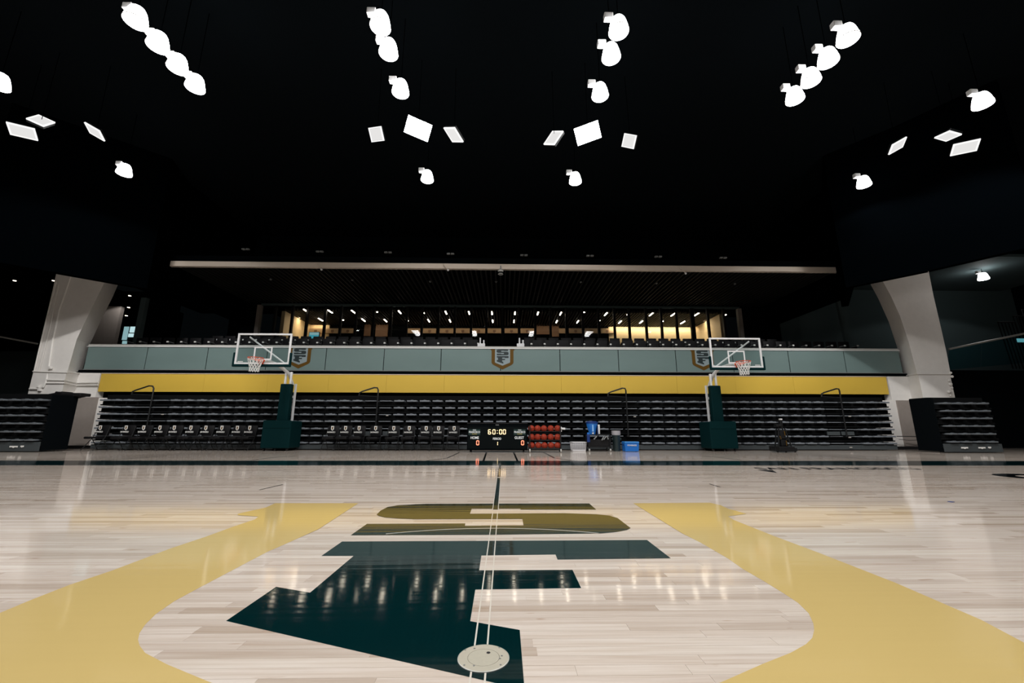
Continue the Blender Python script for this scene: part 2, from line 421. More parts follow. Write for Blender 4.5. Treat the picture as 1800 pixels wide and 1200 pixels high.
# ---- walls and ceilings
struct(MB().box(-30, 30, -22, 40, 12.0, 12.3).build('ceiling', M['void']), 'black painted roof void')
struct(MB().box(-32, 32, -22.3, -22, 0, 12).build('wall_front', M['greywall']))
struct(MB().box(-32, -31.7, -22, 40, 0, 12).build('wall_left', M['void']))
struct(MB().box(31.7, 32, -22, 40, 0, 12).build('wall_right', M['void']))
wb = struct(MB().box(-16.2, 16.0, 17.55, 17.75, 0, 2.25).build('wall_back', M['void']), 'black wall behind the folded bleachers')
XL, XR = -16.63, 16.35
band = struct(MB().box(XL, XR, 17.33, 17.53, 2.2565, 3.0).build('trim_1', M['void']), 'yellow band below the balcony edge')
seams = [XL, -12.4, -9.8, -7.3, -4.9, -2.5, .0, 2.4, 4.9, 7.3, 9.8, 12.3, XR]
for a, c in zip(seams, seams[1:]): MB().box(a+.002, c-.002, 17.3, 17.335, 2.256, 2.995, .003).build('yellow_panel', M['yellow'], band)
MB().box(XL, XR, 17.285, 17.34, 2.996, 3.024).build('cap_strip', M['offwhite'], band)
slab = struct(MB().box(-18.2, 18.0, 17.32, 30, 3.026, 3.15).build('balcony_slab', M['void']), 'black edge of the balcony slab')
# stepped seating tiers of the balcony
struct(MB().box(-17.6, 17.4, 18.35, 19.25, 3.15, 3.95).box(-17.6, 17.4, 19.25, 20.3, 3.15, 4.28).box(-17.6, 17.4, 20.3, 22.9, 3.15, 4.6).build('balcony_tier', M['void']), 'black stepped tiers of the balcony')
# canopy over the balcony
can = struct(MB().box(-14.75, 15.2, 17.4, 23.05, 8.02, 8.3).build('ceiling_canopy', M['void']), 'dark slatted canopy ceiling over the balcony')
MB().box(-14.72, 15.2, 17.25, 17.42, 7.73, 7.97, .012).build('edge_beam', M['offwhite'], can)['label'] = 'beige beam along the canopy front'
sl = MB().box(-.03, .03, 17.45, 23.0, 7.86, 8.02).mesh('slat', M['slat'])
x = -14.6
while x < 15.15:
    place('slat', sl, can, (x, 0, 0)); x += .225
# side bulkheads beside the canopy
struct(MB().box(-15.6, -13.95, 22.95, 23.15, 3.1, 12).build('wall_back.001', M['void']))
struct(MB().box(13.78, 16.0, 22.95, 23.15, 3.1, 12).build('wall_back.002', M['void']))
struct(MB().box(-14.0, 13.8, 22.95, 23.15, 7.84, 12).build('wall_back.003', M['void']))
def bulk(name, a, c, z, top=12, t=.25):
    """a dark hanging bulkhead between two plan points"""
    A, B = Vector((a[0], a[1], z)), Vector((c[0], c[1], z)); n = (B-A).normalized(); n = Vector((-n.y, n.x, 0))*t
    return struct(MB().poly([A, B, B+n, A+n], (0, 0, top-z)).build(name, M['drape']))
# left bulkhead edge falls from pixel (0,462) over (100,478) to (262,508)
def at_z(px, py, z):
    d = fwd + RGT*((px-900)/F_PX) - UPV*((py-600)/F_PX)
    return CAM + d*((z-ZC)/d.z)
p0, p1 = at_z(-60, 450, 6.2), at_z(258, 507, 6.2)
bulk('bulkhead', p0, p1, 6.2)
bulk('bulkhead', p1, (-14.75, 17.6, 0), 6.2); bulk('bulkhead', (-14.75, 17.6, 0), (-14.7, 23, 0), 6.6)
q0, q1, q2 = at_z(1487, 505, 6.2), at_z(1630, 475.5, 6.2), at_z(1835, 428, 6.2)
bulk('bulkhead', (15.2, 17.6, 0), q0, 6.2); bulk('bulkhead', (15.2, 23, 0), (15.2, 17.6, 0), 6.6); bulk('bulkhead', q0, q1, 6.2); bulk('bulkhead', q1, q2, 6.2)

# ---- concrete piers
def pier(name, D0, front, ridge, inner, Dr, Di):
    """front face at D0 from the outer edge to the ridge, chamfer from the ridge back to the inner edge"""
    b = MB(); n = len(front)
    A = [at(*p, D0) for p in front]; R = [at(*p, D0) for p in ridge]; I = [at(*p, Di) for p in inner]
    O = [Vector((a.x, Di+.3, a.z)) for a in A]; 
    cols = [[b.b.verts.new(v) for v in c] for c in (A, R, I, O)]
    for c0, c1 in zip(cols, cols[1:]+cols[:1]):
        for i in range(n-1): b.b.faces.new((c0[i], c0[i+1], c1[i+1], c1[i]))
    b.b.faces.new([c[0] for c in cols]); b.b.faces.new([c[-1] for c in cols][::-1])
    return struct(b.build(name, M['cream']))
pl = pier('concrete_pier', 16.6,
     [(101,470),(92,512),(78,570),(66,620),(58,655)],
     [(190,484),(172,520),(152,560),(135,596),(118,655)],
     [(214,484),(199,520),(178,562),(158,605),(144,652)], 16.6, 17.6)
pl['label'] = 'white concrete pier left of the balcony with conduits'
pr = pier('concrete_pier', 16.6,
     [(1630,464),(1641,520),(1655,580),(1664,620),(1671.5,660)],
     [(1546,484),(1566,520),(1582,555),(1597,600),(1613,660)],
     [(1522,484),(1544,525),(1562,565),(1577,610),(1589,660)], 16.6, 17.6)
pr['label'] = 'white concrete pier right of the balcony with chamfered edge'
def pier_base(parent, outer, ridge, inner, band, ztop, zbot):
    b = MB()
    P = [at(outer, 672, 16.55), at(ridge, 672, 16.55), at(inner, 672, 17.25), at(band, 672, 17.28)]
    pts = [(p.x, p.y, zbot) for p in P] + [(P[3].x, 17.6, zbot), (P[0].x, 17.6, zbot)]
    b.poly(pts, (0, 0, ztop-zbot)); return b.build('pedestal', M['cream'], parent)
pier_base(pl, 54, 113, 135, 173, 3.02, 2.02)
pier_base(pr, 1673, 1617, 1597, 1562, 3.02, 2.0)
for par, xs in ((pl, (-19.0, -16.7)), (pr, (16.6, 18.8))):
    z = 2.62 if par is pl else 2.9
# bands of conduit and trunking on the left pier
cL = [at(84, 655, 16.58), at(92, 600, 16.58), at(104, 545, 16.58), at(126, 481, 16.58)]
cb = [at(52, 683, 16.5), at(68, 683, 16.5), at(76, 680, 16.5), at(80, 672, 16.5)]
MB().tube(cb+cL, .035, 6).build('conduit', M['cream'], pl, True)
MB().tube([at(60, 653, 16.56), at(82, 560, 16.56), at(100, 492, 16.56)], .025, 6).build('conduit', M['cream'], pl, True)
MB().tube([at(68, 653, 16.56), at(88, 575, 16.56), at(103, 500, 16.56)], .018, 6).build('conduit', M['cream'], pl, True)
MB().tube([at(82, 667.5, 16.52), at(113, 668, 16.52), at(135, 672.5, 17.2), at(173, 671.5, 17.2)], .03, 6).build('conduit', M['cream'], pl, True)
MB().tube([at(80, 673, 16.52), at(113, 673, 16.52), at(135, 677, 17.2), at(172, 676, 17.2)], .03, 6).build('conduit', M['cream'], pl, True)
MB().tube([at(58, 652.5, 16.53), at(118, 654.5, 16.53), at(144, 656, 17.4)], .025, 6).build('ledge', M['cream'], pl, True)
MB().tube([at(1671, 657, 16.53), at(1613, 657, 16.53), at(1592, 660, 17.4)], .025, 6).build('ledge', M['cream'], pr, True)
for k in range(3):
    b = MB().box(-.05, .05, -.05, .05, -.05, .05, .015, Matrix.Translation(at((70, 68, 88)[k], (685, 679, 646)[k], 16.5))); b.build('junction_box', M['cream'], pl)
b = MB()
for k in range(7):
    p = at(1671+3*math.sin(k*2.1), 655+k*6.6, 16.5); b.sphere(p, .05+.02*math.sin(k*3), 8, 6)
b.build('cable_bundle', M['cream'], pr)
# lower shafts between the bleachers; taupe paints their shade, cream the lit part
b = MB(); A, B = at(121, 783, 17.25), at(166, 783, 17.25)
lowl = struct(MB().box(-17.4, A.x+.75, 17.2, 17.6, .12, 2.02).build('pier_shaft', M['brownwall']), 'lower shaft of the left pier with its shade painted taupe')
MB().box(A.x+.75, -15.9, 17.28, 17.5, .12, 2.0).build('lit_shaft_part', M['cream'], lowl)
lowr = struct(MB().box(16.55, 17.9, 17.2, 17.6, .12, 2.0).build('pier_shaft', M['brownwall']), 'lower shaft of the right pier with its shade painted taupe')
MB().box(15.7, 16.55, 17.28, 17.5, .12, 2.0).build('lit_shaft_part', M['cream'], lowr)
struct(MB().box(-17.6, -15.6, 17.1, 17.6, 0, .12).build('baseboard_left', M['black2'])); struct(MB().box(15.4, 18.0, 17.1, 17.6, 0, .12).build('baseboard_right', M['black2']))
tag(MB().tube([at(1576, 766.5, 17.0), at(1616, 767, 16.9)], .015, 6).tube([at(1580, 772, 17.0), at(1598, 773.5, 17.0), at(1616, 773, 17.0)], .01, 6).build('cable_run', M['black']), 'black cables strung across the foot of the right pier shaft', 'cable')

# ---- left corner: portal, dark wall, rail, downlights
pm = M['greywall']
a0, a1 = at(262, 500, 19.5), at(246, 606, 19.5)
struct(MB().box(a0.x-.25, a0.x, 19.5, 19.7, 3.15, 7.0).build('portal_post', M['greywall']), 'dark grey post of the left portal')
a = at(207, 560, 21.0); struct(MB().box(a.x-2.0, a.x+.05, 21, 21.2, 3.15, 7.0).build('portal_jamb', M['brownwall']), 'taupe jamb behind the left pier')
a, c = at(206, 560, 24.5), at(262, 560, 24.5)
struct(MB().box(a.x-1, c.x+1.6, 24.5, 24.7, 3.15, 9).build('portal_back', M['void']))
w1 = struct(MB().box(at(213, 585, 24.4).x, at(243, 585, 24.4).x, 24.4, 24.5, at(228, 598, 24.4).z, at(228, 573, 24.4).z).build('window_1', M['black']), 'daylit window in the left corner')
for (x0, y0, x1, y1, m) in ((214,574,226.5,597,'daywin'), (227.5,574,242,584,'daywin2'), (225,586,240,592,'daywin2'), (214.5,599,223,604,'daywin')):
    A, B = at(x0, y1, 24.36), at(x1, y0, 24.36); MB().box(A.x, B.x, 24.35, 24.4, A.z, B.z).build('pane', M[m], w1)
def downlight(px, py, D, label, r=.07, group='small downlights in the left corner'):
    P = at(px, py, D); t = thing('downlight', label, 'light', P, group)
    MB().lathe([(r*1.25, .06), (r*1.25, 0), (r, 0), (r, .02)], P.x, P.y, 12, False).lathe([(r*1.3, .06), (r*1.3, .1)], P.x, P.y, 12).build('trim_ring', M['black'], t)
    MB().bar((P.x, P.y, P.z+.08), (P.x, P.y, 12.02), .012).build('stem', M['drape'], t)
    # move ring to the lamp height
    t.children[0].data.transform(Matrix.Translation((0, 0, P.z)))
    o = MB().lathe([(r, 0), (r, .02)], P.x, P.y, 12).build('lamp', M['down'], t); o.data.transform(Matrix.Translation((0, 0, P.z)))
    return t
for i, (px, py) in enumerate(((228,520),(226,540.5),(222,555))):
    downlight(px, py, 22.2+i*.7, ('topmost', 'middle', 'lowest')[i]+' of the three downlights inside the left portal', .065)
for i, (px, py) in enumerate(((19,463),(25.5,493.5),(94,493.5))):
    downlight(px, py, 19+i*.4, ('uppermost downlight on the dark far left ceiling', 'lower downlight on the dark far left ceiling', 'downlight at the outer edge of the left pier')[i], .06)
tag(MB().tube([at(-30, 586, 18.5), at(66, 604, 18.5)], .035, 8).build('handrail', M['rail']), 'grey handrail on the dark wall left of the pier', 'handrail')
struct(MB().box(-30, -19.3, 18.6, 18.8, 0, 4.15).build('wall_left.001', mat('dark_teal_wall', (.008, .013, .014), .8, spec=.2)), 'dark wall at the far left')
bell_light('downlight_light', tuple(at(212, 525, 20.4)), 40, .08)
# ---- right corner: dark grey wall, lamp, rail, fence
struct(MB().box(18.5, 31.7, 24, 24.2, 3.1, 12).build('wall_right.001', M['greywall']), 'dark grey plaster wall in the right corner')
struct(MB().box(15.3, 19.0, 23.2, 23.4, 3.1, 8).build('wall_right.002', M['greywall']), 'dark grey wall left of the right pier')
struct(MB().poly([at(1470, 520, 20.5), at(1486, 505, 20.5), at(1496, 604, 20.5), at(1488, 604, 20.5)], (0, .15, 0)).build('portal_post', M['greywall']))
struct(MB().box(18.6, 31, 18.6, 18.8, 0, 3.5).build('wall_right.003', M['void']), 'black wall right of the right pier')
struct(MB().poly([at(1786, 409, 14), at(1840, 388, 14), at(1840, 398, 14), at(1800, 412, 14)], (0, 1.2, .0)).build('roof_beam', M['offwhite']), 'brown beam end at the right edge')
t = thing('glass_balustrade', 'dark glass balustrade with sloping rail right of the right pier', 'railing', (21, 18.5, 3.2))
R0, R1 = at(1668, 613.5, 18.5), at(1840, 578, 18.5)
MB().tube([R0, R1], .045, 8).build('top_rail', M['rail'], t)
gd = clear('smoked_glass', (.6, .86, .9))
for k in range(3):
    f0, f1 = k/3, (k+1)/3; A, B = R0.lerp(R1, f0+.004), R0.lerp(R1, f1-.004)
    C, Dd = at(1666, 650, 18.5).lerp(at(1840, 634, 18.5), f0+.004), at(1666, 650, 18.5).lerp(at(1840, 634, 18.5), f1-.004)
    MB().poly([A, B, Dd, C], (0, .02, 0)).build('glass_panel', gd, t)
t = thing('bar_screen', 'black screens of upright bars stepping up at the right edge', 'fence', tuple(at(1780, 640, 19.5)))
for k, (x0, y0, x1, y1) in enumerate(((1754,566,1784,566), (1780,555,1812,556), (1796,544,1830,545))):
    MB().tube([at(x0, y0, 19.5+k*.3), at(x1, y1, 19.5+k*.3)], .03, 6).build('top_bar', M['black2'], t)
    for i in range(6):
        f = i/5; px = x0+(x1-x0)*f
        MB().bar(at(px, y0, 19.5+k*.3), at(px+27, y0+82, 19.5+k*.3), .022, 5).build('bar', M['black2'], t)
tag(MB().box(-.25, .25, -.02, .02, -.09, .09, 0, Matrix.Translation(at(1797, 598, 19.3))).build('wall_screen', M['daywin']), 'small pale blue lit screen at the right edge below the rail', 'screen')

# ================================================================== SUITE BEHIND THE BALCONY
su = struct(MB().box(-13.0, 12.95, 26.7, 26.9, 3.1, 8).build('suite_wall', M['void']), 'dark back wall of the glazed suite')
struct(MB().box(-14.0, 13.8, 23.2, 26.9, 7.62, 7.8).build('suite_ceiling', M['void']))
sc = bpy.data.objects['suite_ceiling']
sb = MB(); x = -12.7
while x < 12.8:
    sb.box(x-.025, x+.025, 23.3, 26.6, 7.5, 7.62); x += .17
o = sb.build('ceiling_slats', mat('dark_oak_slat', (.03, .022, .014), .6), sc); o['kind'] = 'stuff'
struct(MB().box(-12.95, -12.75, 23.4, 26.7, 4.6, 7.5).build('suite_wall.001', M['suitewall']), 'lit cream end wall of the suite, left')
struct(MB().box(12.75, 12.95, 23.4, 26.7, 4.6, 7.5).build('suite_wall.002', M['suitewall']), 'lit cream end wall of the suite, right')
MB().box(6.95, 12.75, 26.6, 26.7, 4.6, 7.5).build('lit_bay', M['suitewall'], su)['label'] = 'lit cream bay of the back wall'
MB().box(-12.75, -11.5, 26.6, 26.7, 4.6, 7.5).build('lit_bay', M['suitewall'], su)
for k, (x0, x1) in enumerate(((541,568),(572,596),(600,622),(714,739),(743,767),(773,798),(801,826),(830,853),(857,881),(887,911),(915,939),(982,994),(1000,1024),(1028,1051),(1056,1079))):
    A, B = at(x0, 586, 26.6), at(x1, 577.5, 26.6)
    pn = MB().box(A.x, B.x, 26.5, 26.62, A.z, B.z, .01).build('counter_panel', M['panel'], su)
    c = at((x0+x1)/2, 582, 26.48)
    if k not in (11,): MB().poly([(c.x-.09, 26.485, c.z+.1), (c.x+.09, 26.485, c.z+.1), (c.x+.09, 26.485, c.z-.04), (c.x, 26.485, c.z-.11), (c.x-.09, 26.485, c.z-.04)], (0, .01, 0)).build('emblem', M['brown'], pn)
for (x0, y0, x1, y1) in ((640,568,653,591),(660,568,683,592),(943,571,966,588),(970,571,982,592)):
    A, B = at(x0, y1, 26.6), at(x1, y0, 26.6); MB().box(A.x, B.x, 26.5, 26.62, A.z, B.z, .01).build('wood_panel', M['brown'], su)
# cove lights of the suite (small strips above the end bays)
area_light('cove_light', (9.8, 26.3, 7.46), 85, 5.6, (1, .80, .55), (0, .5, -1), .08)
area_light('cove_light', (12.5, 25, 7.46), 55, .08, (1, .80, .55), (.5, 0, -1), 3.0)
area_light('cove_light', (-12.5, 25, 7.46), 50, .08, (1, .74, .46), (-.5, 0, -1), 3.0)
area_light('cove_light', (-12.1, 26.4, 7.46), 6, 1.0, (1, .74, .46), (0, .5, -1), .08)
area_light('cove_light', (-2.5, 25.8, 7.46), 26, 13, (1, .70, .45), (0, .6, -1), .08)
win = struct(MB().box(-14.05, 13.85, 23.0, 23.12, 7.72, 7.86).build('window_2', M['greywall']), 'glazed front of the suite')
for px in (480, 510.5, 537, 569, 597, 624, 655, 686, 714, 741, 770, 799, 828, 855, 883, 912, 941, 968, 996, 1025, 1053, 1081, 1107, 1137, 1164, 1191, 1247, 1275):
    X = at(px, 575, 23.0).x; MB().box(X-.06, X+.06, 23.0, 23.15, 4.6, 7.72).build('mullion', M['black2'], win)
X = at(1219, 575, 23.0).x; MB().box(X-.11, X+.11, 22.98, 23.15, 4.6, 7.72).build('mullion', M['black2'], win)
for X in (-14.0, 13.72): MB().box(X-.1, X+.1, 22.9, 23.15, 4.6, 7.72).build('jamb', M['brownwall'], win)
MB().box(-13.9, 13.65, 23.06, 23.075, 4.6, 7.72).build('glass_pane', M['pane'], win)
# linear ceiling lights
lt = MB().box(-.03, .03, -.3, .3, -.03, .0).mesh('lamp_strip', M['tubelight']); lth = MB().box(-.045, .045, -.33, .33, 0, .05).mesh('housing', M['black'])
ds = MB().lathe([(.05, 0), (.05, .03)], 0, 0, 10).mesh('lamp_strip', M['tubelight']); dsh = MB().lathe([(.07, .03), (.07, .1)], 0, 0, 10).mesh('housing', M['black'])
def linear(px, py, z, spot, label, grp):
    P = at_z(px, py, z); t = thing('ceiling_spot' if spot else 'linear_light', label, 'light', P, grp)
    place('lamp', ds if spot else lt, t); place('housing', dsh if spot else lth, t)
r1 = [(538.2,545.7,0),(580.4,547,0),(621.3,547.5,0),(663,548.6,1),(702.6,548,0),(745,550.5,1),(784,549,0),(824.6,549.3,0),(864.8,549.8,0),(905.2,550,0),(945.4,550.3,0),(985.5,550.7,0),(1026.6,549.3,1),(1065,551.5,0),(1103,553.3,1),(1144.6,552,0),(1183,552.5,0),(1224,552.3,0),(1275.5,553.5,1)]
r2 = [(563.5,561.2,0),(603,562.8,1),(639,562,0),(677.6,562.8,0),(716.7,564,1),(753.6,563.2,0),(791,563.4,0),(866,564,0),(903.5,564.2,0),(978.5,564.7,0),(1015.5,565,0),(1054,563.8,1),(1089.7,565.6,0),(1127,565.5,0),(1165,565,1),(1200,566.3,0)]
for nm, row, z in (('front', r1, 7.46), ('rear', r2, 7.46)):
    for i, (px, py, sp) in enumerate(row):
        linear(px, py, z, sp, '%s ceiling light from the left in the %s row of the glazed suite' % (ordinal(i), nm), 'suite ceiling lights, %s row' % nm)
t = thing('exit_sign', 'small green lit exit sign on the cream end wall of the suite', 'sign', tuple(at(1267, 572, 24.2)))
P = at(1267, 572, 24.2); MB().box(P.x-.16, P.x+.16, 24.18, 24.24, P.z-.1, P.z+.1, .01).build('lit_panel', M['exit'], t)
MB().box(P.x+.1, 12.8, 24.2, 24.22, P.z-.02, P.z+.02).build('bracket', M['black'], t)
place('lettering', text_mesh('exit_text', 'EXIT', .13, M['white_print'], .002), t, (0, -.03, 0)).rotation_euler = (PI/2, 0, 0)
tv = thing('wall_screen', 'blue lit screen seen through the left end of the suite glass', 'screen', tuple(at(552, 588, 24.5)))
A, B = at(543, 594.5, 24.5), at(561, 584, 24.5)
MB().box(A.x-.03, B.x+.03, 24.5, 24.56, A.z-.03, B.z+.03, .01).build('casing', M['black'], tv)
MB().box(A.x, B.x, 24.48, 24.505, A.z, A.z+(B.z-A.z)*.55).build('display', emis('screen_blue', (.05, .30, .38), 1), tv); MB().box(A.x, B.x, 24.48, 24.505, A.z+(B.z-A.z)*.57, B.z).build('display', M['daywin'], tv)

# ================================================================== BALCONY GLASS AND SEATS
gr = thing('glass_railing', 'glass balcony railing, grey-teal reflections put in its colour, with pale top rail above the yellow band', 'railing', (0, 17.3, 3.15))
gx = [-17.4, -14.93, -12.43, -9.96, -7.5, -5.07, -2.67, -.15, 2.37, 4.87, 7.34, 9.8, 12.23, 14.67, 17.12]
for a, c in zip(gx, gx[1:]): MB().box(a+.015, c-.015, 17.29, 17.31, 3.165, 4.14).build('glass_panel', M['mirror_tint'], gr)
MB().box(-17.42, 17.14, 17.255, 17.30, 4.125, 4.15).build('top_rail', M['white'], gr); MB().box(-17.42, 17.14, 17.30, 17.36, 4.15, 4.235, .008).build('cap_rail', M['rail'], gr)
MB().box(-17.42, 17.14, 17.27, 17.33, 3.15, 3.18).build('base_channel', M['grey'], gr)
def shield(cx, w, top, bot):
    """gold U shaped shield outline with the letters S over F inside"""
    yy = 17.284; hw = w/2; th = w*.155; tip = bot; sh = bot + w*.22
    outer = [(-hw-th*.25, top), (-hw-th*.25, top-.06), (-hw, top-.06), (-hw, sh+.09), (-hw*.93, sh+.03), (-hw*.78, sh-.02), (0, tip)]
    inner = [(-hw+th, top), (-hw+th, sh+.11), (-hw+th*1.15, sh+.08), (0, tip+th*1.15)]
    left = outer + inner[::-1]
    for s in (1, -1):
        MB().poly([(cx+s*p[0], yy, p[1]) for p in left], (0, .004, 0)).build('shield_outline', M['gold'], gr)
    # pale field
    MB().poly([(cx-hw+th, yy+.003, top), (cx+hw-th, yy+.003, top), (cx+hw-th, yy+.003, sh+.1), (cx, yy+.003, tip+th*1.15), (cx-hw+th, yy+.003, sh+.1)], (0, .002, 0)).build('shield_field', mat('pale_shield_field', (.22, .28, .30), .5), gr)
    lw, lh, lb = w*.60, top+.03-(tip+w*.32), tip+w*.27
    for U in (US, UF):
        MB().poly([(cx+lw*u*.92, yy-.002, lb+lh*v) for u, v in U], (0, .004, 0)).build('letter', M['dkgreen'], gr)
for cx in (-8.6, -.07, 8.5): shield(cx, .93, 4.12, 3.24)

# balcony chairs
cb_ = MB().box(-.25, .25, .06, .14, .42, .92, .035).mesh('backrest', M['upseat'], True)
cs_ = MB().box(-.24, .24, -.32, .08, .36, .46, .03).mesh('seat', M['upseat'], True)
cl_ = MB().box(-.30, -.26, -.28, .10, 0, .62, .008).box(.26, .30, -.28, .10, 0, .62, .008).mesh('arm_frame', M['black'])
cc_ = MB().box(-.31, -.25, -.32, -.02, .62, .66, .01).box(.25, .31, -.32, -.02, .62, .66, .01).mesh('armrest', M['grey'])
ca_ = MB().box(.25, .33, -.345, -.31, .61, .675, .006).mesh('arm_glint', M['white_print'])  # white blocks paint the glints on the armrest fronts
def upchair(x, y, z, label, grp):
    t = thing('balcony_chair', label, 'chair', (x, y, z), grp)
    for n, m in (('backrest', cb_), ('seat', cs_), ('arm_frame', cl_), ('armrest', cc_), ('arm_glint', ca_)): place(n, m, t)
i = 0; x = -16.6
while x < 16.4:
    if not -1.0 < x+.05 < .95:
        upchair(x, 18.75, 3.95, '%s dark balcony chair from the left in the front row behind the glass railing' % ordinal(i), 'front row of balcony chairs'); i += 1
    x += .605
i = 0; x = -13.9
while x < 13.6:
    if not -1.3 < x+.05 < 1.2:
        upchair(x, 19.75, 4.28, '%s dark balcony chair from the left in the second row behind the glass railing' % ordinal(i), 'second row of balcony chairs'); i += 1
    x += .605
for k, px in enumerate((848, 917)):
    P = at(px, 606, 18.2); t = thing('stair_post', ('left', 'right')[k]+' pale post beside the central gap in the balcony chairs', 'post', (P.x, 18.2, 3.95))
    t.location.z = 3.15
    for q, dx in enumerate((-.1, .06)): MB().box(P.x+dx-.03, P.x+dx+.03, 18.17, 18.23, 3.15, P.z+.32-.1*q, .008).build('upright', M['white'], t)
    MB().box(P.x-.22, P.x+.12, 18.15, 18.25, P.z-.1, P.z+.06, .02).build('cap', M['white'], t)

# canopy fittings
def canopy_spot(i, px, py, label):
    P = at(px, py, 17.1); t = thing('canopy_fixture', label, 'fixture', tuple(P), 'small fixtures on the canopy front')
    MB().box(P.x-.16, P.x-.02, P.y-.05, P.y+.05, P.z-.03, P.z+.03, .01).build('head', M['grey'], t)
    MB().box(P.x+.02, P.x+.16, P.y-.05, P.y+.05, P.z-.03, P.z+.03, .01).build('head', M['grey'], t)
    MB().tube([(P.x, P.y, P.z-.02), (P.x, 17.46, P.z-.02), (P.x, 17.46, 8.28)], .012, 6).build('stem', M['void'], t)
for i, (px, py) in enumerate(((432,438),(562,442),(682,443.5),(792,446),(921,448.5),(1037,449.5),(1157,451),(1271,453))):
    canopy_spot(i, px, py, '%s small fixture from the left above the canopy beam' % ordinal(i))
for i, (px, py) in enumerate(((561,467),(783,468),(1200,474))):
    P = at(px, py, 17.15); t = thing('beam_bracket', ('left', 'middle', 'right')[i]+' slanting bracket clipped on the beige canopy beam', 'bracket', tuple(P))
    MB().bar((P.x-.12, P.y, P.z+.12), (P.x+.1, P.y, P.z-.14), .02).build('arm', M['offwhite'], t); MB().sphere((P.x+.12, P.y, P.z-.17), .05, 8, 6).build('head', M['white'], t)
P = at(880, 478, 17.2); t = thing('dome_camera', 'dome camera hanging under the middle of the canopy beam', 'camera', tuple(P))
MB().bar((P.x, P.y, P.z+.1), (P.x, P.y, P.z+.3), .02).build('stem', M['grey'], t); MB().lathe([(.05, .1), (.12, .08), (.12, .02), (.11, 0)], P.x, P.y, 14).build('cap', M['rail'], t, True).data.transform(Matrix.Translation((0, 0, P.z)))
b = MB(); b.sphere((P.x, P.y, P.z), .11, 14, 8); b.build('dome', M['black'], t, True); MB().lathe([(.10, -.12), (.12, -.10), (.10, -.08)], P.x, P.y, 14, False).build('ring', M['rail'], t).data.transform(Matrix.Translation((0, 0, P.z)))
for i, (px, py) in enumerate(((476,492),(619,493),(756,496),(872,496),(1021,497),(1154,499),(1292,500))):
    P = at_z(px, py, 7.84); t = tag(MB().lathe([(.045, 0), (.06, .03), (.06, .06)], P.x, P.y, 10).build('canopy_downlight', M['grey']), '%s tiny recessed downlight from the left between the canopy slats' % ordinal(i), 'light', 'recessed lights in the canopy')
    t.data.transform(Matrix.Translation((0, 0, P.z)))

# ================================================================== LAMPS
bell_me = MB().lathe([(.085, .34), (.13, .33), (.165, .27), (.195, .17), (.22, .05), (.235, .0), (.23, -.03), (.205, -.03), (.19, .05), (.10, .28)], 0, 0, 28, False).lathe([(.085, .34), (.02, .35)], 0, 0, 28).mesh('bell', M['bell'], True)
cap_me = MB().box(-.33, -.12, -.07, .07, .30, .46, .015).mesh('ballast_box', M['white'])
hook_me = MB().bar((0, 0, .34), (0, 0, 2.5), .010).box(-.2, .05, -.03, .03, .40, .43).mesh('hanger', M['drape'])
rim_me = MB().lathe([(.232, -.035), (.242, -.02), (.232, -.005)], 0, 0, 28, False).mesh('rim', M['white'], True)
def bell(x, y, z, label, grp, power=LAMP_W):
    if z == 10: k = (9.6-ZC)/(10-ZC); x, y, z = x*k, y*k, 9.6
    t = thing('bell_lamp', label, 'lamp', (x, y, z), grp); t.scale = (.97, .97, .97)
    for n, m in (('bell', bell_me), ('ballast_box', cap_me), ('hanger', hook_me), ('rim', rim_me)): place(n, m, t)
    bell_light('bell_light', (x, y, z-.06), power)
for lx, ys, nm in ((-8.6, (7.98, 8.61, 9.24, 9.87), 'left-hand cluster of four'), (8.27, (8.07, 8.69, 9.3, 9.93), 'right-hand cluster of four')):
    for i, y in enumerate(ys): bell(lx, y, 10, '%s lit bell lamp from the top of the %s' % (ordinal(i), nm), 'bell lamps')
for lx, nm in ((-2.95, 'left of centre'), (2.67, 'right of centre')):
    for i, y in enumerate((7.98, 8.68, 9.91)): bell(lx, y, 10, '%s lit bell lamp from the top in the row %s' % (ordinal(i), nm), 'bell lamps')
    bell(lx, 14.05, 10, 'single small lit bell lamp below the bright floodlight %s' % nm, 'bell lamps')
bell(-14.09, 13.9, 10, 'single small lit bell lamp below the left-hand group of floodlights', 'bell lamps')
bell(13.83, 14.03, 10, 'single small lit bell lamp below the right-hand group of floodlights', 'bell lamps')
bell(13.84, 10.0, 10, 'lit bell lamp above the right-hand group of floodlights', 'bell lamps')
bell(-13.98, 9.92, 10, 'lit bell lamp cut by the left edge of the picture', 'bell lamps')
P = at(1729, 490, 20.5); bell(P.x, P.y, P.z, 'lone bell lamp on the dark grey ceiling right of the right pier', 'bell lamps', 90)
P = at(1789, 430, 14.2); bell(P.x, P.y, P.z, 'bell lamp under the brown beam end at the right edge', 'bell lamps', 25)
struct(MB().box(18.4, 31, 18.9, 24, 9.3, 9.45).build('ceiling.001', M['greywall']), 'dark grey ceiling of the right corner')

